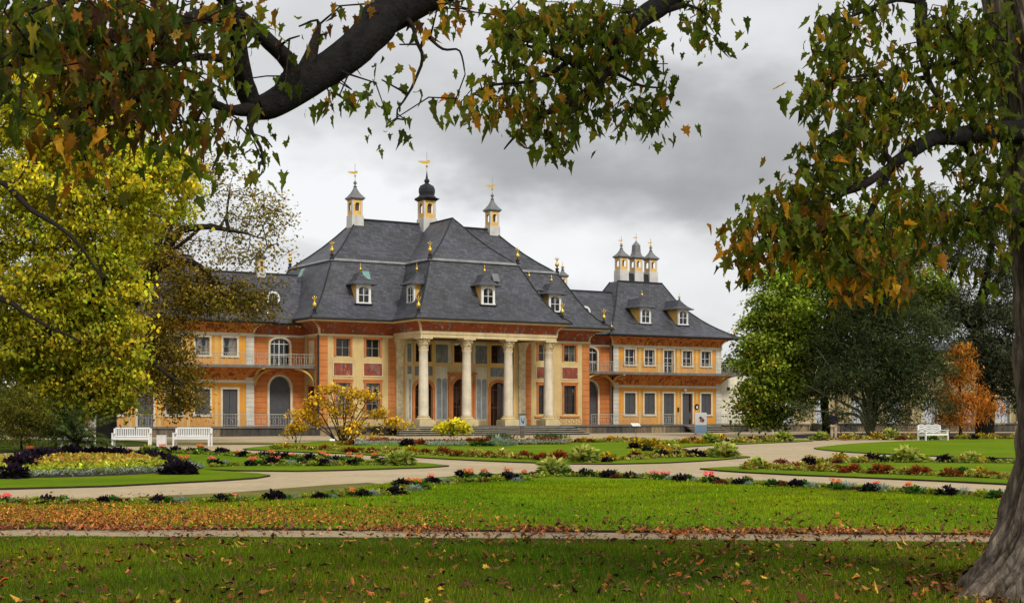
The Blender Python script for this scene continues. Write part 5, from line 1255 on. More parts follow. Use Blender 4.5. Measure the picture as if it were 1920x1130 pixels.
def ell_targets(ells, bias=.5):
    """ells: (cx,cy,cz,rx,ry,rz,n)"""
    out_ = []
    for cx, cy, cz, rx, ry, rz, n in ells:
        v = rng.normal(0, 1, (n,3)); v /= np.linalg.norm(v, axis=1, keepdims=True); u = rng.uniform(0, 1, n)**bias*.97+.03
        out_.append(np.array([cx,cy,cz]) + v*u[:,None]*np.array([rx,ry,rz]))
    return np.concatenate(out_)

def leaves_at(P, per, spread, size, pal, T=T_DIA, droop=.35, name='foliage', mat=None, light=None, zsq=.55, jit=.25):
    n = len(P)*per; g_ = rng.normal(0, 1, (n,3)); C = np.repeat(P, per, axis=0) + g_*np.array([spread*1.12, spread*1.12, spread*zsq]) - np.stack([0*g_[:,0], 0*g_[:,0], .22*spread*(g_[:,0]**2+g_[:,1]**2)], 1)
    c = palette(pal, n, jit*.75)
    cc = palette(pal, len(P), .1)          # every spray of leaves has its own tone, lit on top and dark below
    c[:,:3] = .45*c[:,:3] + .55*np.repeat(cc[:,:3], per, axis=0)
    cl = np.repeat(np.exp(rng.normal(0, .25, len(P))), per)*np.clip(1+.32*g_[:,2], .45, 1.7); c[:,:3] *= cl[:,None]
    if light is not None: c[:,:3] *= light(C)[:,None]
    return leaf_mesh(name, C, rng.uniform(.65, 1.3, n)*size, rng.uniform(0, 6.28, n), rng.normal(droop, .5, n), rng.normal(0, .6, n), c, T, mat or M['farleaf'])

def px_ell(px, py, rpx, rpy, Y, ry, n):
    c = at(px, py, Y); k = Y/F; return (c.x, c.y, c.z, rpx*k, ry, rpy*k, n)

def far_tree(name, label, cat, base, limbs, ells, pal, leaf, per, spread, rt, bark=((.016,.014,.012),(.03,.025,.02)), T=T_DIA, group=None, droop=.35, step=1.0, back=0, foliage_name='foliage', bias=.5, rmax=.3, zsq=.5, light=None, jit=.25, ex=2.3):
    """limbs: list of (points, radii, index of the earlier limb it leaves from (0 = trunk), fraction)"""
    root = empty(name, (base[0], base[1], 0)); tag(root, label, cat, group)
    t = Tree(); ends = []; idx = []
    for pts, rads, frm, at_ in limbs:
        n0 = len(t.p)
        if frm is None: t.limb(pts, rads)
        else:
            a, b = idx[frm]; t.limb(pts, rads, a+int((b-1-a)*at_))
        idx.append((n0, len(t.p)))
    trunk_n = len(t.p)
    T_ = ell_targets(ells, bias)
    t.grow(T_, step, back=back, root=np.array(base[:3]) if back else None)
    ofs = np.array([base[0], base[1], 0.0])
    S_ = t.segs(rt, bark[0], bark[1], ex, rmax=rmax)
    S_ = [(q_[0]-ofs, q_[1]-ofs, *q_[2:]) for q_ in S_]
    n0 = idx[0][1]-1
    link('trunk', seg_mesh('trunk', S_, M['wood'], 7), root)
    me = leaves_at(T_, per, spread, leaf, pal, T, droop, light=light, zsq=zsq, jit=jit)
    o = link(foliage_name, me, root); o.matrix_parent_inverse = Matrix.Translation(-Vector(ofs))
    return root, t

# ---- left: near yellow green tree, its trunk just outside the frame
Y = 47.0; b = at(-120, 0, Y); bz = (b.x, Y, 0)
A = lambda px, py, dy=0, y=None: tuple(at(px, py, (y or Y)+dy))
GOLD = [(5,(.43,.40,.022)),(5,(.28,.33,.022)),(3,(.60,.46,.024)),(3,(.14,.19,.016)),(1.0,(.62,.36,.025))]
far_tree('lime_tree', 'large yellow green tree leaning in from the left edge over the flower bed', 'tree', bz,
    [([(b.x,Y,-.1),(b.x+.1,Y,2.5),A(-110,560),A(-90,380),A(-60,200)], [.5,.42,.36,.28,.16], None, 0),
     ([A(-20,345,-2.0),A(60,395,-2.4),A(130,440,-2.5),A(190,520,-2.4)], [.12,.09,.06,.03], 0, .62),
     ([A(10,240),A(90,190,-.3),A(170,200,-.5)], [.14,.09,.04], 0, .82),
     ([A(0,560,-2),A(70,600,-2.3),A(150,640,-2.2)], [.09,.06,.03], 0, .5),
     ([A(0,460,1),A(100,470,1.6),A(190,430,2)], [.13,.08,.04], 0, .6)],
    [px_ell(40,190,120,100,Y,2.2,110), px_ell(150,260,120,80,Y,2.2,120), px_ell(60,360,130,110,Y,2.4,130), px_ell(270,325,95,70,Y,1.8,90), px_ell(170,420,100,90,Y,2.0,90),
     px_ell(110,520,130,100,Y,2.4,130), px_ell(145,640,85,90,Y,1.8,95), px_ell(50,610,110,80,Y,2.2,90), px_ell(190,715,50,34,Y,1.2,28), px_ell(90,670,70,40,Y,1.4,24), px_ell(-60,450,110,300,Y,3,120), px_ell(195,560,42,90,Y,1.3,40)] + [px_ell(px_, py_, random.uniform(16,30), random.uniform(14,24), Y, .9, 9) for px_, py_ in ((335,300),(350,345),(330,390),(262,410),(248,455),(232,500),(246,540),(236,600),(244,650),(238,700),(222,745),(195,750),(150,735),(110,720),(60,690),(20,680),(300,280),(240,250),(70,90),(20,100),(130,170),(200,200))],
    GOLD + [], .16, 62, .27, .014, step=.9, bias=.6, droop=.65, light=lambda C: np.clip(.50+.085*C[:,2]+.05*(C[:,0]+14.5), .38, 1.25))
# ---- behind it: olive brown tree with sparse crown at the right
Y = 77.0; b = at(201, 0, Y); bz = (b.x, Y, 0)
OLIVE = [(5,(.17,.13,.014)),(4,(.12,.105,.014)),(3,(.25,.165,.016)),(2,(.07,.075,.012)),(1.8,(.36,.21,.022))]
far_tree('oak_tree', 'olive brown tree with dark forked trunk in front of the left palace wing', 'tree', bz,
    [([(b.x,Y,-.1),A(200,740),A(205,660),A(225,600),A(262,545),A(300,492)], [.62,.5,.46,.42,.36,.3], None, 0),
     ([A(330,440),A(378,425,-.5),A(428,431,-1),A(470,440,-1.4)], [.24,.17,.11,.05], 0, .98),
     ([A(330,488),A(375,500),A(410,540,-.8),A(430,575,-1)], [.22,.16,.09,.04], 0, .98),
     ([A(300,440),A(340,380),A(372,315),A(385,260)], [.22,.15,.1,.05], 0, .98),
     ([A(250,520,1),A(225,440,1.5),A(240,350,1.5)], [.22,.15,.06], 0, .8),
     ([A(250,640,-1.2),A(300,690,-2.2),A(345,720,-2.6)], [.16,.1,.04], 0, .5),
     ([A(430,432,-1),A(425,400),A(432,350)], [.08,.06,.03], 1, .8)],
    [px_ell(300,470,75,60,Y,3,70), px_ell(250,420,50,110,Y,3,60), px_ell(350,545,85,55,Y,3,100), px_ell(290,620,75,75,Y,3,110), px_ell(330,700,55,70,Y,2.4,90), px_ell(250,690,55,80,Y,2.4,80), px_ell(430,560,95,45,Y,2.6,70),
     px_ell(480,545,60,55,Y,2,22), px_ell(350,755,30,25,Y,1.2,16)],
    OLIVE, .17, 50, .40, .016, step=1.2, bias=.6, bark=((.018,.016,.014),(.03,.026,.02)))
# its thin upper crown, nearly bare
SPARSE = [(5,(.22,.20,.05)),(4,(.30,.22,.05)),(3,(.14,.13,.04)),(2,(.42,.27,.03))]
tr = [o for o in COL.objects if o.name == 'oak_tree'][0]
t = Tree(); t.limb([A(300,492),A(378,425,-.5),A(428,431,-1),A(470,440,-1.4),A(505,452,-1.4)], [.12,.1,.08,.05,.02]); t.limb([A(330,400),A(372,315),A(385,255),A(392,225)], [.1,.08,.05,.02], 0); t.limb([A(425,400),A(432,345)], [.05,.02], 5)
T_ = ell_targets([px_ell(470,400,75,60,Y,2.2,95), px_ell(400,320,55,80,Y,2.2,70), px_ell(500,470,45,30,Y,1.6,22), px_ell(430,470,60,40,Y,2,45), px_ell(515,395,30,40,Y,1.2,24)], .5)
t.grow(T_, .7, .2); ofs = np.array([bz[0], bz[1], 0]); S_ = [(q_[0]-ofs, q_[1]-ofs, *q_[2:]) for q_ in t.segs(.012, (.02,.017,.014), (.05,.04,.028), rmax=.12)]
link('branches', seg_mesh('branches', S_, M['wood'], 5), tr)
o = link('foliage', leaves_at(T_, 13, .42, .19, SPARSE), tr); o.matrix_parent_inverse = Matrix.Translation(-Vector(ofs))

# ---- right: bright green maple by the palace end
Y = 96.0; b = at(1548, 0, Y); bz = (b.x, Y, 0)
BRIGHT = [(5,(.13,.195,.018)),(4,(.185,.25,.022)),(3,(.065,.11,.013)),(2.2,(.29,.31,.03)),(.25,(.45,.18,.02))]
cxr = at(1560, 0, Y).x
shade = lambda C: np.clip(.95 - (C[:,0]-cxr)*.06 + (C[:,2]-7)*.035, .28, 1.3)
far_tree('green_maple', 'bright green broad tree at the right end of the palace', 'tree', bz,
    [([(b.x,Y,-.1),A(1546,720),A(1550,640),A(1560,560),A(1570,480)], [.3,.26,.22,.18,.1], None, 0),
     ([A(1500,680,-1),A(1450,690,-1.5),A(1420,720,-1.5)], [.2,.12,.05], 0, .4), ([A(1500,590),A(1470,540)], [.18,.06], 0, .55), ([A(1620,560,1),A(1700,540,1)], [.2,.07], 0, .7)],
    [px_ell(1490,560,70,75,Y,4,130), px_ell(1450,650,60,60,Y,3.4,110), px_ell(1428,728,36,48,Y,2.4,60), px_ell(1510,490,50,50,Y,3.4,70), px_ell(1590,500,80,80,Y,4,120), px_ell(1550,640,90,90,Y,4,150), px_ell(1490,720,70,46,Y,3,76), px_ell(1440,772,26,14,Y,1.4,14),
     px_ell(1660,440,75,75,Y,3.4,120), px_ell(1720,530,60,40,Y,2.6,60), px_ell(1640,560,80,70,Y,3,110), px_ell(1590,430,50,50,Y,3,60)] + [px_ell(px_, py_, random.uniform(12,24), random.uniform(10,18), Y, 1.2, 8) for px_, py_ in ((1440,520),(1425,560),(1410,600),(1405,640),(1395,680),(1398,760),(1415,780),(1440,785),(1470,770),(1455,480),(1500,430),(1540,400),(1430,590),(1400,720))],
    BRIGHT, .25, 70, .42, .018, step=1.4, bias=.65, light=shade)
# ---- dark many-stemmed shrub tree
Y = 90.0; b = at(1632, 0, Y); bz = (b.x, Y, 0)
DARK = [(5,(.042,.062,.022)),(4,(.062,.085,.03)),(2,(.10,.115,.036)),(2,(.02,.032,.015))]
stems = [([(b.x,Y,-.1),A(1630,770),A(1626,700),A(1622,620),A(1612,540),A(1606,500)], [.16,.13,.10,.08,.06,.02], None, 0)]
for k, (x1, y1, x2, y2, dy) in enumerate([(1638,690,1648,520,-.4),(1646,700,1668,560,.3),(1618,690,1590,560,-.6),(1605,700,1560,600,.4),(1600,740,1530,650,-.5),(1655,720,1700,590,-.4),(1660,740,1730,640,.5),(1590,760,1500,715,-.7),(1580,775,1490,765,-.9),(1670,760,1750,700,-.3),(1634,680,1630,510,-.8)]):
    stems.append(([A(1632+(x1-1632)*.35, 785-(785-y1)*.3, dy*.5), A(x1,y1,dy), A((x1+x2)/2+(-4 if x2<1632 else 4),(y1+y2)/2,dy), A(x2,y2,dy)], [.11,.085,.06,.02], 0, .06))
far_tree('yew_tree', 'dark evergreen shrub tree with many pale stems fanning from its foot', 'tree', bz, stems,
    [px_ell(1630,690,85,75,Y+1.6,2.4,120), px_ell(1550,705,50,50,Y+1.4,2.0,34), px_ell(1570,640,44,50,Y+1.4,2.0,34), px_ell(1690,700,70,80,Y,2.6,90), px_ell(1680,610,70,60,Y,2.6,80), px_ell(1620,560,60,60,Y,2.4,60), px_ell(1735,730,36,44,Y,2,18), px_ell(1575,775,36,14,Y-.6,1.2,10), px_ell(1670,775,40,18,Y-.6,1.4,20), px_ell(1600,700,60,60,Y-1.2,1.6,46), px_ell(1680,690,60,70,Y-1.2,1.6,56), px_ell(1650,610,50,60,Y-1,1.6,40), px_ell(1660,520,60,50,Y,2.4,50), px_ell(1735,650,44,60,Y,2.2,46)] + [px_ell(px_, py_, random.uniform(12,26), random.uniform(10,18), Y, 1.2, 7) for px_, py_ in ((1770,690),(1775,620),(1780,760),(1505,765),(1740,590),(1590,510),(1700,560),(1630,500))],
    DARK, .32, 56, .48, .012, ex=3.0, T=T_NEEDLE, step=1.2, bark=((.10,.10,.065),(.05,.055,.032)), rmax=.1, bias=.6)
# bare lower switches of the same shrub are part of it
# ---- tall dark pine behind
Y = 104.0; b = at(1846, 0, Y); bz = (b.x, Y, 0)
PINE = [(5,(.055,.070,.038)),(4,(.08,.095,.05)),(2,(.115,.125,.07)),(2,(.03,.04,.024))]
far_tree('pine_tree', 'tall dark forked pine with open crown behind the white bench', 'tree', bz,
    [([(b.x,Y,-.1),A(1846,720),A(1842,660),A(1832,590),A(1850,520),A(1862,440),A(1868,390)], [.72,.62,.52,.4,.3,.2,.08], None, 0),
     ([A(1800,580),A(1775,530),A(1745,480),A(1722,430),A(1716,390)], [.34,.28,.2,.13,.05], 0, .42), ([A(1890,500),A(1925,470)], [.18,.06], 0, .6), ([A(1880,640,-1),A(1910,650,-1.5)], [.16,.05], 0, .4), ([A(1720,470),A(1690,480)], [.12,.04], 1, .75), ([A(1790,500,1),A(1815,440,1.5)], [.14,.05], 1, .4)],
    [px_ell(1730,395,60,48,Y,3.5,80), px_ell(1790,470,60,55,Y,3,64), px_ell(1710,475,40,36,Y,2.4,34), px_ell(1850,410,75,55,Y,3.5,90), px_ell(1890,500,55,55,Y,3,70), px_ell(1800,570,85,44,Y,3,110), px_ell(1890,590,55,55,Y,3,100), px_ell(1880,680,60,55,Y,3,130), px_ell(1740,580,60,50,Y,3,90), px_ell(1905,740,30,34,Y,2,30), px_ell(1820,640,50,40,Y,2.6,60)],
    PINE, .40, 48, .5, .02, T=T_NEEDLE, step=1.2, bark=((.012,.011,.010),(.02,.018,.015)), bias=.6)
# ---- slender orange tree
Y = 92.0; b = at(1800, 0, Y); bz = (b.x, Y, 0)
RUST = [(5,(.46,.16,.02)),(4,(.58,.25,.026)),(3,(.33,.10,.016)),(1.5,(.26,.17,.024))]
far_tree('swamp_cypress', 'slender orange rust coloured conical tree behind the white bench', 'tree', bz,
    [([(b.x,Y,-.1),A(1800,720),A(1802,660),A(1803,632)], [.12,.09,.05,.02], None, 0)],
    [px_ell(1803,655,14,22,Y,.6,14), px_ell(1796,700,28,28,Y,1,34), px_ell(1812,690,16,30,Y,.8,16), px_ell(1800,745,44,26,Y,1.4,54), px_ell(1790,778,46,14,Y,1.5,38), px_ell(1845,760,26,22,Y,1.2,20), px_ell(1765,735,16,30,Y,.8,9), px_ell(1840,735,14,22,Y,.8,9)],
    RUST, .30, 34, .34, .012, T=T_NEEDLE, step=.8, droop=.7, bias=.7)
# ---- distant trees beyond the palace
for i, (px, py, rx, ry, Yd, lab) in enumerate([(1378,700,26,30,172,'distant round green tree seen between palace and bright green tree'),(1425,690,34,34,178,'distant green tree half hidden behind the bright green tree'),(60,640,120,110,150,'distant dark tree behind the left end of the palace'),(-60,560,120,160,146,'distant tall tree at the far left edge')]):
    b = at(px, 0, Yd)
    far_tree('distant_tree', lab, 'tree', (b.x, Yd, 0), [([(b.x,Yd,-.1),tuple(at(px,760,Yd)),tuple(at(px,py,Yd))],[.4,.3,.1],None,0)], [px_ell(px,py,rx,ry,Yd,4,70), px_ell(px,735,rx*.9,40,Yd,4,50)],
             [(5,(.045,.07,.02)),(4,(.07,.095,.025)),(2,(.03,.045,.015))], .6, 30, .9, .03, step=2.5, group='distant trees')

# ---------------------------------------------------------------- left shrubs and the palm
Y = 60.0
for px, py, rx, ry, yy, pal, lab in [(40,770,55,60,60,[(5,(.17,.17,.02)),(3,(.25,.21,.025)),(3,(.07,.09,.015))],'yellow green feathery bush at the left edge behind the flower bed'),
      (105,760,40,50,64,[(5,(.035,.075,.016)),(3,(.06,.11,.02)),(2,(.02,.04,.012))],'dark green bush left of the palm like plant'),(-40,760,70,80,66,[(5,(.10,.12,.02)),(3,(.05,.08,.015))],'green bush cut by the left edge of the picture')]:
    b = at(px, 0, yy)
    far_tree('garden_bush', lab, 'bush', (b.x, yy, 0), [([(b.x,yy,0),(b.x,yy,.5),tuple(at(px,py,yy))],[.06,.05,.02],None,0)], [px_ell(px,py,rx,ry,yy,1.3,int(rx*ry/22)+22)], pal, .19, 60, .24, .01, step=.5, bias=.7, T=T_NEEDLE if px < 60 else T_DIA)
def palm(px, yy, label):
    b = at(px, 0, yy); root = empty('palm_plant', (b.x, yy, 0)); tag(root, label, 'plant')
    s = MB(); s.lathe(0, 0, [(.16,0),(.14,.15),(.12,.3),(.06,.4)], 10, col=(.06,.045,.03,1)); s.build('stem', M['wood'], root)
    V = []; cols = []
    P = []; yaw = []; pit = []; sz = []
    for k in range(60):
        a = random.uniform(0, 6.28); el = random.uniform(-.1, 1.5); L = random.uniform(1.7, 2.9); n = 40
        for j in range(n):
            f = (j+.5)/n; h = el - f*f*1.3
            rr = L*f*math.cos(el)*(1-.1*f); z = .4+L*f*math.sin(el)*1.05-.62*L*f*f*.6
            for sd in (-1, 1):
                P.append((rr*math.cos(a), rr*math.sin(a), max(.05, z))); yaw.append(a+sd*.75); pit.append(.35-el*.4+f*.7); sz.append(.34*(1-.55*abs(f-.4)))
    n = len(P); pal = [(5,(.07,.105,.025)),(3,(.12,.15,.035)),(2,(.03,.055,.016))]
    link('fronds', leaf_mesh('fronds', np.array(P), np.array(sz), np.array(yaw)+rng.normal(0,.1,n), np.array(pit)+rng.normal(0,.1,n), rng.normal(0,.3,n), palette(pal, n, .25), (np.array([(0,0,0),(.4,.06,0),(1,0,-.05),(.4,-.06,0)]), [(0,1,2,3)]), M['farleaf']), root)
palm(143, 61, 'green palm like plant with arching fronds behind the raised round bed')

# ---------------------------------------------------------------- yellow magnolia shrub before the palace
def shrub(name, label, px, pyb, Yb, stems, ells, pal, leaf, per, spread, r0, cat='shrub', droop=.4, rt=.008, T=T_OVAL):
    b = at(px, 0, Yb); root = empty(name, (b.x, Yb, 0)); tag(root, label, cat); t = Tree(); root_i = t.node((b.x, Yb, -.12), -1, r0)
    for k, (x, y) in enumerate(stems):
        xb = px+(x-px)*.12+random.uniform(-4, 4); dy = random.uniform(-.5, .5)
        p0 = at(xb, 0, Yb); p0.z = .03
        x1 = xb+(x-xb)*.35+random.uniform(-3,3); y1 = pyb+(y-pyb)*.45
        t.limb([tuple(p0), tuple(at(x1, y1, Yb+dy*.6)), tuple(at(x, y, Yb+dy))], [r0, r0*.7, r0*.3], root_i)
    T_ = ell_targets([px_ell(a, b_, c, d, Yb, e, n) for a, b_, c, d, e, n in ells], .6)
    t.grow(T_, .45, .2); ofs = np.array([b.x, Yb, 0])
    link('stems', seg_mesh('stems', [(q_[0]-ofs, q_[1]-ofs, *q_[2:]) for q_ in t.segs(rt, (.055,.045,.035), (.05,.04,.03), rmax=.05)], M['wood'], 5), root)
    o = link('foliage', leaves_at(T_, per, spread, leaf, pal, T, droop, mat=M['farleaf'], zsq=.5), root); o.matrix_parent_inverse = Matrix.Translation(-Vector(ofs)); return root
YEL = [(5,(.55,.34,.015)),(4,(.46,.25,.012)),(3,(.62,.42,.03)),(1.5,(.30,.17,.012)),(.8,(.16,.13,.02))]
shrub('magnolia_shrub', 'wide yellow leaved many stemmed shrub before the left half of the portico', 640, 828, 82, [(560,770),(580,750),(600,735),(618,725),(640,720),(660,722),(680,730),(700,735),(715,760),(730,790),(575,790),(650,745),(690,765),(610,760)],
      [(570,772,26,12,1.2,26),(600,752,30,10,1.2,28),(622,728,24,8,1,24),(662,735,34,10,1.2,26),(700,738,14,10,1,10),(640,765,50,12,1.5,26),(715,770,24,8,1,16),(560,795,14,6,1,9),(735,788,18,8,1,12),(590,785,24,8,1.2,14),(665,795,30,10,1.2,14),(705,815,26,6,1,7),(650,808,30,10,1,8),(762,793,8,5,.5,4)], YEL, .19, 15, .22, .05)
shrub('yellow_sapling', 'little yellow sapling with thin stems left of the wide yellow shrub', 556, 832, 78, [(545,800),(556,795),(566,800),(572,805)], [(555,797,14,6,.6,12),(545,805,8,4,.4,5)], YEL, .19, 16, .18, .02)
shrub('yellow_bush', 'small bright yellow round topped shrub before the portico steps', 850, 826, 84, [(830,802),(842,795),(852,790),(862,795),(872,800)], [(852,794,28,9,1,46),(835,803,14,5,.7,14),(868,801,16,5,.7,14)], [(5,(.60,.50,.015)),(4,(.50,.44,.015)),(2,(.66,.58,.05)),(1,(.28,.28,.02))], .24, 13, .18, .014, droop=.2)
# feathery grasses by the steps
for px, lab in ((935,'tuft of thin green stalks left of the information post'),(1030,'tuft of thin green stalks right of the information post')):
    b = gp(px, 825); n = 300; P = np.stack([rng.normal(0,.42,n), rng.normal(0,.25,n), np.zeros(n)+.02], 1)
    o = link('grass_tuft', leaf_mesh('grass_tuft', P, rng.uniform(.2,.48,n), rng.uniform(0,6.28,n), rng.normal(-1.25,.2,n), rng.normal(0,.3,n), palette([(4,(.06,.10,.04)),(3,(.10,.13,.06)),(1,(.20,.20,.09))], n, .2), T_NEEDLE, M['farleaf']), None, (b.x, b.y, .03))
    tag(o, lab, 'ornamental grass', 'tufts of stalks by the steps', 'stuff')

# ================================================================== the near maple: trunk at the right edge, limbs overhead
MT = empty('maple_tree', (4.75, 12.35, 0)); tag(MT, 'big old maple with flaring trunk at the right edge and leafy limbs overhead', 'tree')
ZE = [(-.25,3.55,1.5),(-.04,3.78,1.2),(.095,3.91,1.03),(.33,4.09,.85),(.56,4.23,.72),(.79,4.32,.63),(1.02,4.39,.57),(1.25,4.445,.52),(1.95,4.45,.47),(2.64,4.425,.455),(3.57,4.355,.445),(4.49,4.24,.43),(5.19,4.15,.42),(6.5,4.0,.38),(8.2,3.9,.3),(10,3.8,.2)]
zz = np.concatenate([np.linspace(-.25,1.4,70), np.linspace(1.43,5.6,130), np.linspace(5.7,10,40)])
e_ = np.interp(zz, [a for a,_,_ in ZE], [b_ for _,b_,_ in ZE]); rr = np.interp(zz, [a for a,_,_ in ZE], [c for _,_,c in ZE])
NA = 220; FU = []; V = np.empty((len(zz), NA, 3)); th = np.linspace(0, 2*np.pi, NA, endpoint=False)
from mathutils import noise as mnoise
for i, z in enumerate(zz):
    fl = math.exp(-max(0, z)/.55)
    lob = 1+fl*(.10*np.cos(5*th+.4)+.08*np.cos(3*th+1.3)+.05*np.cos(9*th+2))+.022*np.cos(4*th+z*.5)+.012*np.cos(11*th+z*1.3)
    fur = np.array([.55*abs(mnoise.noise(Vector((math.cos(t)*7, math.sin(t)*7, z*1.1+1.5*math.sin(t)))))+.45*abs(mnoise.noise(Vector((math.cos(t)*17, math.sin(t)*17, z*2.6)))) for t in th]); FU.append(fur)
    r_ = rr[i]*lob+(.16*(fur-.2))*(1+.8*fl)
    V[i,:,0] = e_[i]+rr[i]-4.75+r_*np.cos(th); V[i,:,1] = r_*np.sin(th)*(1-.25*fl); V[i,:,2] = z
i0 = np.arange(len(zz)-1)[:,None]*NA; k = np.arange(NA)[None]; k1 = (k+1)%NA
FF = np.stack([i0+k, i0+k1, i0+NA+k1, i0+NA+k], 2).reshape(-1)
nf = (len(zz)-1)*NA
link('trunk', np_mesh('trunk', V.reshape(-1,3), FF, np.arange(nf)*4, np.full(nf,4), np.concatenate([np.repeat((np.clip(np.array(FU)/.34, 0, 1)**.8*.9+.14).reshape(-1,1), 3, axis=1), np.ones((len(zz)*NA,1))], 1), bark_mat('maple_bark', (.085,.066,.05,1), (.44,.36,.275,1), .2, 9, .9, .03), True), MT)
mofs = np.array([4.75, 12.35, 0])
def tip_cluster(c, n, rp, Yd, dy, rpy=None):
    out_ = []
    for _ in range(n):
        a = random.uniform(0, 6.28); q = random.random()**.6*1.08
        out_.append(tuple(at(c[0]+rp*q*math.cos(a), c[1]+(rpy or rp)*q*math.sin(a), Yd+random.uniform(-dy, dy))))
    return out_
def limb_set(name, limbs, clusters, rt, leafsize, pal, keys=0, per=4, spread=.10, dens=.5, jit=.22):
    """one limb of the maple: hand-laid wood, twigs grown to leaf clusters; leaves hang below the twig ends"""
    t = Tree(.03); idx = []
    for pts, rads, frm, f in limbs:
        n0 = len(t.p)
        if frm is None: t.limb(pts, rads, None, 4)
        else: a, b_ = idx[frm]; t.limb(pts, rads, a+int((b_-1-a)*f), 4)
        idx.append((n0, len(t.p)))
    n1 = len(t.p); T_ = []; CI = []
    for ci, (px, py, rp, rpy, Yd, n, pl) in enumerate(clusters):
        n = max(2, int(n*dens)); q = tip_cluster((px,py), n, rp, Yd, .45, rpy); T_ += q; CI += [pl]*len(q)
    T_ = np.array(T_); t.grow(T_, .22, .35, .02)
    S_ = t.segs(rt, (.020,.018,.017), (.035,.026,.02), 2.1, .06); S_ = [(q_[0]-mofs, q_[1]-mofs, *q_[2:]) for q_ in S_]
    w = link(name, seg_mesh(name, S_, M['wood'], 8), MT)
    Ps, Cs = [], []
    for k, pl in enumerate(CI):
        m = max(1, int(rng.poisson(per))); Ps.append(T_[k]+rng.normal(0, spread, (m,3))*np.array([1,1,.8])-np.array([0,0,spread*.5])); Cs.append(palette(pal[pl], m, jit))
    Ps = np.concatenate(Ps); Cs = np.concatenate(Cs); n = len(Ps)
    yaw = rng.uniform(0, 6.28, n); pitch = rng.normal(.95, .4, n); roll = rng.normal(0, .55, n)
    o = link('leaves', leaf_mesh('leaves', Ps, rng.uniform(.6, 1.45, n)*leafsize, yaw, pitch, roll, Cs, T_MAPLE, M['leaf']), w); o.matrix_parent_inverse = Matrix.Translation(-Vector(mofs))
    if keys:
        kk = rng.integers(0, len(T_), keys); P = np.repeat(T_[kk], 14, axis=0)+rng.normal(0, .05, (keys*14,3))*np.array([1,1,1.6])-np.array([0,0,.1]); m = len(P)
        o = link('seed_keys', leaf_mesh('seed_keys', P, rng.uniform(.04,.065,m)*leafsize/.13, rng.uniform(0,6.28,m), rng.normal(1.3,.3,m), rng.normal(0,.6,m), palette([(4,(.09,.030,.016)),(3,(.14,.05,.025)),(1,(.05,.02,.014))], m, .2), T_KEY, M['leaf']), w); o['kind'] = 'stuff'; o.matrix_parent_inverse = Matrix.Translation(-Vector(mofs))
    return w
LP = {'g':[(5,(.065,.088,.009)),(4,(.095,.115,.011)),(2,(.032,.05,.008)),(.9,(.15,.13,.014)),(.45,(.30,.14,.015))],
      'b':[(6,(.055,.076,.010)),(2,(.09,.085,.012)),(1.5,(.10,.05,.011)),(1.6,(.06,.03,.011)),(1.6,(.20,.095,.014)),(1.1,(.34,.17,.018))],
      'o':[(3,(.28,.125,.012)),(3,(.38,.20,.018)),(1.5,(.16,.07,.010)),(4,(.08,.09,.010))],
      'm':[(5,(.075,.10,.010)),(4,(.12,.13,.012)),(1.2,(.19,.11,.014)),(1.0,(.34,.17,.016)),(1,(.04,.06,.008))]}
a8 = lambda px, py, y: tuple(at(px, py, y))
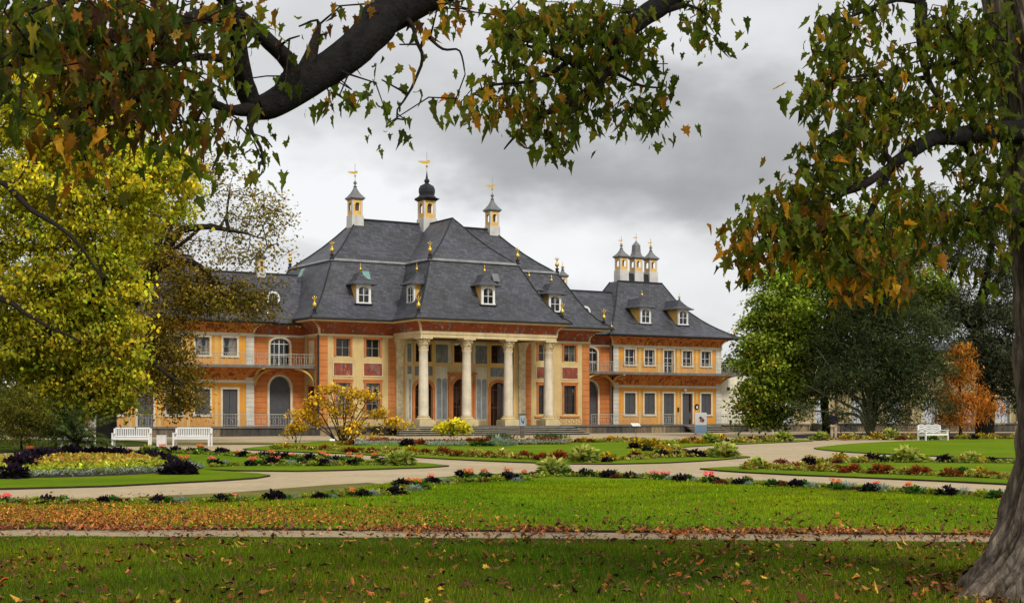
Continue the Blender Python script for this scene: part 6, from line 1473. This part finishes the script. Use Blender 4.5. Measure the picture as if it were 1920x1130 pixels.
# limb A: the thick bough crossing the top left
limb_set('bough', [
   ([(4.35,12.2,6.2),(2.9,10.4,5.9),(1.2,9.2,5.2),a8(780,-5,8.5),a8(705,55,8.3),a8(640,112,8.15),a8(560,165,8.0),a8(505,198,7.9),a8(478,203,7.85)], [.22,.19,.155,.122,.112,.10,.088,.075,.062], None, 0),
   ([a8(462,170,7.8),a8(450,110,7.7),a8(444,60,7.6),a8(430,10,7.5),a8(400,-60,7.4)], [.06,.05,.045,.04,.03], 0, 1.0),
   ([a8(548,130,7.9),a8(505,80,7.8),a8(462,42,7.7),a8(440,20,7.6),a8(380,-30,7.5)], [.05,.045,.04,.03,.02], 0, .86),
   ([a8(440,207,7.7),a8(400,195,7.5),a8(340,165,7.3),a8(290,140,7.1)], [.028,.024,.018,.01], 0, 1.0),
   ([a8(420,112,7.5),a8(380,107,7.4),a8(330,112,7.2),a8(270,120,7.0)], [.024,.02,.016,.01], 1, .3),
   ([a8(380,30,7.3),a8(300,60,7.0),a8(200,70,6.7),a8(100,90,6.5),a8(20,120,6.3)], [.04,.034,.028,.02,.012], 1, .7),
   ([a8(300,-30,7.0),a8(160,-10,6.6),a8(60,20,6.4)], [.03,.025,.015], 1, .85),
   ([a8(470,240,7.7),a8(488,275,7.7),a8(492,300,7.7)], [.012,.009,.006], 0, 1.0),
   ([a8(280,180,6.9),a8(180,190,6.6),a8(120,240,6.4)], [.018,.014,.008], 3, .8),
   ([a8(768,40,8.4),a8(780,75,8.4),a8(792,110,8.4),a8(772,165,8.4),a8(745,205,8.4)], [.014,.012,.010,.008,.005], 0, .42),
   ([a8(800,70,8.4),a8(830,92,8.4),a8(862,96,8.4),a8(872,140,8.4)], [.010,.008,.006,.004], 9, .5),
   ([a8(600,45,8.0),a8(560,50,8.0)], [.008,.005], 0, .75)],
  [(60,30,90,50,6.4,75,'g'),(190,30,110,50,6.7,80,'b'),(330,25,110,45,7.1,60,'b'),(430,20,50,35,7.5,18,'m'),(110,95,100,45,6.5,38,'b'),(230,110,90,60,6.9,70,'b'),(320,130,80,60,7.2,52,'m'),(200,180,80,50,6.7,50,'b'),(60,190,60,40,6.3,12,'g'),(140,260,50,50,6.5,18,'o'),
   (300,215,60,30,7.0,16,'g'),(290,262,40,14,7.0,5,'g'),(370,200,60,45,7.4,22,'b'),(400,235,60,25,7.5,18,'m'),(470,165,40,40,7.7,9,'m'),(460,245,45,25,7.7,10,'g'),(490,290,25,28,7.7,7,'m'),(395,290,22,20,7.5,4,'g'),(160,150,60,50,6.6,36,'b'),(20,120,40,40,6.2,14,'g'),
   (545,50,34,22,8.0,4,'g'),(600,50,26,20,8.0,5,'g'),(570,150,40,24,8.1,6,'g'),(640,155,40,30,8.3,9,'m'),(620,178,16,12,8.2,3,'b'),(735,200,26,40,8.4,7,'g'),(760,235,34,18,8.4,5,'g'),(715,20,34,22,8.4,9,'o'),(800,20,30,22,8.5,9,'b'),(765,70,26,24,8.4,5,'m'),(860,8,24,14,8.5,6,'o'),(850,185,14,14,8.4,3,'o'),(698,150,22,16,8.3,4,'g'),(630,20,24,16,8.2,5,'b')],
  .0042, .066, LP, 48, 4.6, .085, .52)
# limb B: the bough over the middle
limb_set('bough', [
   ([(4.3,12.3,7.0),(2.9,11.8,6.2),(1.9,11.4,5.5),a8(1255,-4,11.2),a8(1205,32,11.1),a8(1168,66,11.0),a8(1142,110,11.0),a8(1118,160,10.9),a8(1095,185,10.9)], [.16,.13,.105,.088,.08,.07,.055,.045,.032], None, 0),
   ([a8(1060,195,10.8),a8(1020,215,10.8),a8(985,235,10.8),a8(960,262,10.8),a8(945,280,10.8)], [.028,.022,.014,.009,.005], 0, 1.0),
   ([a8(1090,125,10.9),a8(1065,115,10.9),a8(1020,95,10.8),a8(960,80,10.8)], [.03,.024,.016,.008], 0, .82),
   ([a8(1080,60,11.0),a8(1000,30,11.0),a8(930,20,11.0)], [.028,.018,.008], 0, .7),
   ([a8(1160,140,11),a8(1200,160,11),a8(1240,165,11)], [.014,.01,.006], 0, .84),
   ([a8(1290,10,11.2),a8(1330,30,11.2)], [.014,.008], 0, .45),
   ([a8(1010,150,10.8),a8(920,160,10.8),a8(870,190,10.8)], [.014,.01,.005], 2, .5)],
  [(1000,40,70,44,10.9,60,'m'),(1090,30,70,40,11.0,70,'g'),(1180,20,50,30,11.1,26,'g'),(1110,100,70,50,11.0,76,'g'),(990,110,60,44,10.8,48,'g'),(1200,90,44,44,11.0,38,'g'),(920,170,50,34,10.8,32,'m'),(870,190,24,22,10.8,8,'m'),(1010,190,60,44,10.8,52,'m'),(1090,170,50,40,10.9,38,'g'),(1200,190,52,34,11.0,30,'g'),(1232,215,24,22,11.0,12,'g'),(1040,240,40,24,10.8,18,'g'),(1320,20,40,28,11.2,24,'g'),(1330,55,16,16,11.2,7,'g'),(955,25,30,22,10.9,14,'g'),(940,70,22,30,10.8,12,'g'),(1252,140,14,24,11,7,'g'),(1005,262,22,12,10.8,5,'g'),(1150,215,18,14,10.9,5,'g'),(860,10,40,12,10.9,9,'o')],
  .0038, .078, LP, 22, 4.2, .085, .60)
# limb C: drooping bough and crown at the right
limb_set('bough', [
   ([(4.45,12.1,4.0),a8(1862,248,11.9),a8(1800,254,11.6),a8(1750,259,11.4),a8(1715,280,11.3),a8(1685,300,11.2),a8(1667,316,11.2)], [.12,.085,.075,.065,.056,.048,.042], None, 0),
   ([a8(1618,347,11.0),a8(1558,372,10.9),a8(1525,402,10.8),a8(1480,435,10.8),a8(1430,455,10.7),a8(1392,472,10.7)], [.034,.028,.022,.016,.01,.006], 0, 1.0),
   ([a8(1655,352,11.2),a8(1630,402,11.1),a8(1610,455,11.1),a8(1590,500,11.1)], [.03,.022,.014,.007], 0, 1.0),
   ([a8(1662,290,11.2),a8(1655,270,11.2),a8(1600,240,11.1),a8(1560,250,11)], [.02,.016,.012,.006], 0, .95),
   ([(4.3,12.2,6.4),a8(1740,-40,12.0),a8(1727,10,11.9),a8(1728,70,11.8),a8(1735,125,11.7),a8(1748,165,11.6),a8(1790,215,11.6)], [.09,.06,.055,.048,.036,.022,.01], None, 0),
   ([a8(1690,150,11.6),a8(1650,140,11.4),a8(1600,145,11.2),a8(1530,165,11.0)], [.016,.013,.009,.005], 4, .75),
   ([a8(1680,0,11.8),a8(1620,20,11.5),a8(1560,50,11.2)], [.02,.014,.007], 4, .3),
   ([a8(1800,115,11.7),a8(1850,80,11.8)], [.016,.007], 4, .7),
   ([a8(1830,310,11.8),a8(1820,340,11.7),a8(1780,370,11.6)], [.016,.012,.006], 0, .35),
   ([(4.4,12.1,3.2),a8(1870,390,11.9),a8(1810,410,11.7),a8(1750,400,11.5)], [.05,.036,.026,.012], None, 0)],
  [(1575,60,44,40,11.2,30,'m'),(1625,25,60,28,11.5,40,'g'),(1560,110,40,40,11.1,26,'m'),(1535,170,32,24,11,20,'g'),(1600,150,60,30,11.2,38,'m'),(1660,120,50,44,11.5,26,'g'),(1680,190,54,40,11.5,40,'g'),(1620,215,54,34,11.2,36,'m'),(1780,60,60,60,11.8,66,'g'),(1830,120,56,50,11.9,60,'g'),(1800,30,70,34,11.8,44,'g'),
   (1750,190,40,44,11.6,34,'m'),(1830,200,50,50,11.9,46,'g'),(1590,270,54,44,11.1,60,'g'),(1540,310,50,40,11,46,'g'),(1650,330,50,40,11.2,26,'m'),(1700,230,40,34,11.4,24,'m'),(1500,360,50,40,10.9,56,'m'),(1450,400,50,36,10.8,48,'m'),(1410,450,36,28,10.7,26,'o'),(1390,478,22,22,10.7,11,'m'),(1470,455,40,26,10.8,24,'m'),(1550,410,54,44,10.9,56,'m'),(1580,470,60,40,11.1,56,'m'),(1650,440,54,50,11.1,44,'m'),(1620,520,44,30,11.1,30,'o'),(1680,520,26,34,11.2,14,'o'),
   (1720,380,50,40,11.5,40,'m'),(1790,390,54,40,11.6,50,'g'),(1850,340,46,50,11.8,44,'g'),(1860,430,40,50,11.9,40,'g'),(1790,300,54,34,11.7,26,'g'),(1870,270,30,40,11.9,20,'g'),(1740,450,30,24,11.5,12,'g'),(1840,500,40,30,11.8,14,'g'),(1525,180,14,14,11,7,'g'),(1440,460,20,20,10.8,8,'m'),(1870,60,30,40,11.9,16,'g'),(1490,420,30,20,10.8,18,'b')],
  .0038, .084, LP, 26, 4.2, .09, .58)
# ================================================================== benches, signs, bin, person
def slat_bench(px, yy, rz, w, label):
    b = at(px, 0, yy); o = empty('park_bench', (b.x, yy, 0), rz); tag(o, label, 'bench', 'white park benches')
    h = w/2
    for sx in (-1, 1):
        for y0, z1 in ((-.26, .62), (.26, .88)):
            m = MB(); m.box(sx*(h-.05)-.04, sx*(h-.05)+.04, y0-.035, y0+.035, 0, z1); m.build('leg', M['white'], o)
        m = MB(); m.box(sx*(h-.05)-.045, sx*(h-.05)+.045, -.32, .224, .62, .665); m.build('armrest', M['white'], o)
    m = MB()
    for k in range(5): m.box(-h+.095, h-.095, -.25+k*.1, -.165+k*.1, .42, .45)
    m.box(-h+.09, h-.09, -.28, -.255, .34, .45); m.build('seat', M['white'], o)
    m = MB(); m.box(-h+.09, h-.09, .24, .28, .86, .93); m.box(-h+.09, h-.09, .24, .28, .47, .53)
    n = int(w/.095)
    for k in range(n): x = -h+.13+(w-.26)*k/(n-1); m.box(x-.022, x+.022, .25, .272, .53, .86)
    m.build('backrest', M['white'], o)
slat_bench(247, 69, R(4), 1.84, 'white slatted bench left of the white litter bin')
slat_bench(361, 70, R(-3), 1.86, 'white slatted bench right of the white litter bin')
slat_bench(147, 67, R(62), 1.7, 'white slatted bench mostly hidden behind the palm like plant')
def wave_bench(px, yy, rz, label):
    b = at(px, 0, yy); o = empty('wavy_bench', (b.x, yy, 0), rz); tag(o, label, 'bench', 'white park benches')
    h = .86
    for sx in (-1, 1):
        m = MB(); m.add([(sx*h-.035,-.32,0),(sx*h+.035,-.32,0),(sx*h+.035,-.24,0),(sx*h-.035,-.24,0),(sx*h-.035,-.30,.62),(sx*h+.035,-.30,.62),(sx*h+.035,-.22,.62),(sx*h-.035,-.22,.62)],[(0,1,5,4),(1,2,6,5),(2,3,7,6),(3,0,4,7),(4,5,6,7)]); m.build('leg', M['white'], o)
        m = MB(); m.add([(sx*h-.035,.24,0),(sx*h+.035,.24,0),(sx*h+.035,.34,0),(sx*h-.035,.34,0),(sx*h-.035,.32,.92),(sx*h+.035,.32,.92),(sx*h+.035,.40,.92),(sx*h-.035,.40,.92)],[(0,1,5,4),(1,2,6,5),(2,3,7,6),(3,0,4,7),(4,5,6,7)]); m.build('leg', M['white'], o)
        m = MB(); m.box(sx*h-.05, sx*h+.05, -.34, .31, .60, .65); m.box(sx*h-.035, sx*h+.035, -.2, .24, .3, .42); m.build('armrest', M['white'], o)
    m = MB()
    for k in range(6): m.box(-h+.036, h-.036, -.29+k*.095, -.21+k*.095, .41, .44)
    m.box(-h+.036, h-.036, -.31, -.295, .33, .44); m.build('seat', M['white'], o)
    m = MB(); n = 36
    for j in range(5):
        z0 = .46+j*.098
        for k in range(n):
            x0, x1 = -h+2*h*k/n, -h+2*h*(k+1)/n
            f = lambda x: .075*abs(math.sin((x+h)/(2*h)*3*math.pi))
            y = .30+j*.016
            a, c = z0+f(x0), z0+f(x1)
            m.add([(x0,y,a),(x1,y,c),(x1,y,c+.055),(x0,y,a+.055),(x0,y+.03,a),(x1,y+.03,c),(x1,y+.03,c+.055),(x0,y+.03,a+.055)],[(0,1,2,3),(7,6,5,4),(3,2,6,7),(0,4,5,1)])
    m.build('backrest', M['white'], o)
wave_bench(1750, 83, R(28), 'white bench with wavy backrest slats on the right by the orange tree')

b = at(303, 0, 69.5); o = empty('litter_bin', (b.x, 69.5, 0), R(3)); tag(o, 'white slatted square litter bin between the two white benches', 'litter bin')
m = MB(); m.box(-.185,.185,-.185,.185,.02,.5); m.build('inner_box', M['white'], o)
m = MB()
for k in range(7):
    x = -.18+k*.06
    m.box(x-.024, x+.024, -.205, -.187, .0, .52); m.box(x-.024, x+.024, .187, .205, .0, .52); m.box(-.205,-.187,x-.024,x+.024,0,.52); m.box(.187,.205,x-.024,x+.024,0,.52)
m.build('slats', M['white'], o)
m = MB(); m.box(-.215,.215,-.215,.215,.52,.55); m.build('rim', M['white'], o)

# exhibition banner by the side steps
bn = gp(1314, 813.5); o = empty('banner_stand', (bn.x, bn.y, 0), R(12)); tag(o, 'tall white and blue exhibition banner standing before the side door', 'sign')
m = MB(); m.box(-.48,.48,-.02,.02,.06,1.68); m.build('panel', M['white'], o)
BL = plain('banner_blue', S(142,172,200), .6, 2, .05); 
m = MB(); m.box(-.478,.478,-.026,-.021,.07,.72); m.build('blue_field', BL, o)
m = MB(); m.box(-.478,.478,-.0255,-.021,.722,1.67); m.build('pale_field', plain('banner_pale', S(238,240,240), .6, 1.2, .05), o)
m = MB(); m.add([(-.12,-.03,.98),(.2,-.03,.9),(.3,-.03,1.1),(.12,-.03,1.3),(-.05,-.03,1.2)],[(0,1,2,3,4)]); m.build('printed_motif', plain('banner_motif', S(168,110,92), .7, 4, .3), o)
m = MB(); m.add([(-.16,-.029,1.22),(.02,-.029,1.15),(.1,-.029,1.32),(-.08,-.029,1.4)],[(0,1,2,3)]); m.add([(.16,-.032,1.0),(.3,-.032,1.04),(.26,-.032,1.16),(.14,-.032,1.12)],[(0,1,2,3)]); m.build('printed_motif', plain('banner_dark', S(64,60,66), .7, 4, .2), o)
m = MB()
for sx in (-1,1): m.box(sx*.46-.03, sx*.46+.03, -.3, .3, 0, .06)
m.build('foot', M['zinc'], o)
# information post
bn = gp(979.5, 820); o = empty('information_post', (bn.x, bn.y, 0), R(10)); tag(o, 'dark wooden post with pale blue information head before the portico steps', 'sign')
m = MB(); m.box(-.13,.13,-.1,.1,0,.78); m.build('post', plain('weathered_wood', S(98,88,78), .85, 4, .25), o)
m = MB(); m.box(-.18,.18,-.14,.14,.78,1.52); m.build('sign_head', plain('pale_blue_enamel', S(150,165,178), .5, 2, .08), o)
m = MB(); m.box(-.22,.22,-.18,.18,1.52,1.58); m.build('cap', M['black'], o)
m = MB()
for pts in ([(-.1,1.3),(-.04,.95),(0,1.15),(.05,.92),(.1,1.3)],): m.tube([(x,-.146,z) for x, z in pts], .022, 4)
m.build('lettering', M['black'], o)
# small reading panel on a stalk
bn = gp(1192, 815); o = empty('reading_panel', (bn.x, bn.y, 0), R(20)); tag(o, 'small slanted white information panel on a thin post by the terrace', 'sign')
m = MB(); m.tube([(0,0,0),(0,0,.72)], .03, 6); m.build('post', M['zinc'], o)
m = MB(); m.add([(-.34,-.2,.66),(.34,-.2,.66),(.34,.2,.86),(-.34,.2,.86),(-.34,-.2,.69),(.34,-.2,.69),(.34,.2,.89),(-.34,.2,.89)],[(0,3,2,1),(4,5,6,7),(0,1,5,4),(1,2,6,5),(2,3,7,6),(3,0,4,7)]); m.build('panel', M['white'], o)
bn = gp(623, 831); o = empty('plant_label', (bn.x, bn.y, 0), R(10)); tag(o, 'small white plant label under the wide yellow shrub', 'sign')
m = MB(); m.tube([(0,0,0),(0,0,.16)], .015, 5); m.build('stake', M['zinc'], o)
m = MB(); m.add([(-.14,-.05,.14),(.14,-.05,.14),(.14,.06,.22),(-.14,.06,.22),(-.14,-.05,.16),(.14,-.05,.16),(.14,.06,.24),(-.14,.06,.24)],[(0,3,2,1),(4,5,6,7),(0,1,5,4),(1,2,6,5),(2,3,7,6),(3,0,4,7)]); m.build('plate', M['white'], o)
# railing gate at the end of the terrace, right
bn = at(1440, 0, 112); o = empty('hand_rail', (bn.x, 112, 0), R(0)); tag(o, 'pale metal hand rail by the terrace end under the bright green tree', 'railing')
m = MB()
for x in (-.4, .4): m.tube([(x,0,0),(x,0,1.35)], .035, 6)
m.build('post', M['white'], o)
m = MB(); m.tube([(-.4,0,1.3),(.4,0,1.3)], .03, 6); m.tube([(-.4,0,.7),(.4,0,.7)], .02, 6); m.build('rail', M['white'], o)

# ---------------------------------------------------------------- the visitor
def skin_obj(name, pts, edges, radii, mat, parent, sub=2, root=0):
    me = bpy.data.meshes.new(name); me.from_pydata(pts, edges, []); o = bpy.data.objects.new(name, me); COL.objects.link(o)
    md = o.modifiers.new('skin', 'SKIN'); md.use_smooth_shade = True
    sv = me.skin_vertices[0].data if len(me.skin_vertices) else None
    if sv is None:
        import bmesh
        bm = bmesh.new(); bm.from_mesh(me); bm.verts.layers.skin.verify(); bm.to_mesh(me); bm.free(); sv = me.skin_vertices[0].data
    for i, r in enumerate(radii): sv[i].radius = r if isinstance(r, tuple) else (r, r); sv[i].use_root = (i == root)
    s = o.modifiers.new('sub', 'SUBSURF'); s.levels = s.render_levels = sub
    dg = bpy.context.evaluated_depsgraph_get(); ev = o.evaluated_get(dg); m2 = bpy.data.meshes.new_from_object(ev)
    o.modifiers.clear(); o.data = m2; m2.materials.clear(); m2.materials.append(mat)
    m2.polygons.foreach_set('use_smooth', [True]*len(m2.polygons)); o.parent = parent; return o
pv_ = gp(1563, 823.5); PER = empty('person', (pv_.x, pv_.y, 0), R(150)); tag(PER, 'visitor in dark jacket and beige trousers standing on the gravel path', 'person')
SK = plain('skin', S(196,150,122), .6, 4, .05); JK = plain('dark_jacket', (.014,.014,.017,1), .85, 6, .2); TR = plain('beige_trousers', S(182,164,138), .9, 5, .12, .2); SH = plain('dark_shoes', (.012,.011,.011,1), .6)
body = [(0,0,.92),(0,0,1.08),(0,.01,1.28),(0,.015,1.42),(0,.01,1.5),(0,-.01,1.56),(0,-.015,1.63),(0,-.01,1.70),
        (.10,0,.88),(.11,-.01,.48),(.10,.01,.09),(.10,-.10,.05),(-.10,0,.88),(-.12,0,.48),(-.13,.02,.09),(-.14,-.09,.05),
        (.19,.01,1.42),(.25,.02,1.14),(.20,-.12,.98),(.12,-.2,.98),(-.19,.01,1.42),(-.25,.02,1.14),(-.20,-.12,.98),(-.12,-.2,.98)]
be = [(0,1),(1,2),(2,3),(3,4),(4,5),(5,6),(6,7),(0,8),(8,9),(9,10),(10,11),(0,12),(12,13),(13,14),(14,15),(3,16),(16,17),(17,18),(18,19),(3,20),(20,21),(21,22),(22,23)]
br = [(.15,.11),(.135,.10),(.15,.11),(.13,.09),.055,.06,(.085,.10),(.06,.075),.09,.06,.04,.035,.09,.06,.04,.035,.055,.045,.035,.03,.055,.045,.035,.03]
skin_obj('body', body, be, br, SK, PER)
jk = [(0,0,.86),(0,0,1.05),(0,.01,1.28),(0,.015,1.43),(0,.01,1.50),(.2,.01,1.42),(.265,.02,1.14),(.215,-.11,1.0),(-.2,.01,1.42),(-.265,.02,1.14),(-.215,-.11,1.0)]
skin_obj('jacket', jk, [(0,1),(1,2),(2,3),(3,4),(3,5),(5,6),(6,7),(3,8),(8,9),(9,10)], [(.20,.15),(.185,.14),(.19,.14),(.165,.12),.075,.085,.07,.055,.085,.07,.055], JK, PER)
skin_obj('trousers', [(0,0,.93),(.10,0,.84),(.115,-.01,.48),(.105,.01,.09),(-.10,0,.84),(-.125,0,.48),(-.135,.02,.09)], [(0,1),(1,2),(2,3),(0,4),(4,5),(5,6)], [(.17,.13),.115,.088,.07,.115,.088,.07], TR, PER)
for x, y in ((.10,.01),(-.135,.02)): skin_obj('shoe', [(x,y+.03,.05),(x,y-.08,.045),(x*1.05,y-.17,.035)], [(0,1),(1,2)], [.055,.05,.035], SH, PER)
skin_obj('hair', [(0,.02,1.69),(0,-.005,1.735),(0,.05,1.64)], [(0,1),(0,2)], [(.085,.10),(.06,.07),(.06,.05)], plain('dark_hair', (.018,.013,.010,1), .7), PER)
h = MB()
for sx in (-1, 1):
    h.lathe(sx*.086, -.01, [(.008,1.61),(.018,1.63),(.018,1.65),(.008,1.67)], 6)
h.lathe(0, -.115, [(.006,1.60),(.02,1.612),(.012,1.64),(.004,1.655)], 6); h.build('face_features', SK, PER)
for sx in (-1, 1):       # hands: palm with five bent fingers
    pts = [(sx*.12,-.2,.98),(sx*.085,-.235,.975)]; ed = [(0,1)]; ra = [.028,.03]
    for k in range(4):
        z = 1.0-.018*k; L = (.045,.052,.048,.036)[k]; i = len(pts)
        pts += [(sx*.07,-.25,z),(sx*(.07-L*.8),-.262,z-.006),(sx*(.07-L*1.3),-.248,z-.014)]; ed += [(1,i),(i,i+1),(i+1,i+2)]; ra += [.0095,.0085,.007]
    i = len(pts); pts += [(sx*.095,-.25,1.01),(sx*.075,-.268,1.035)]; ed += [(0,i),(i,i+1)]; ra += [.011,.009]
    skin_obj('hand', pts, ed, ra, SK, PER, 1)
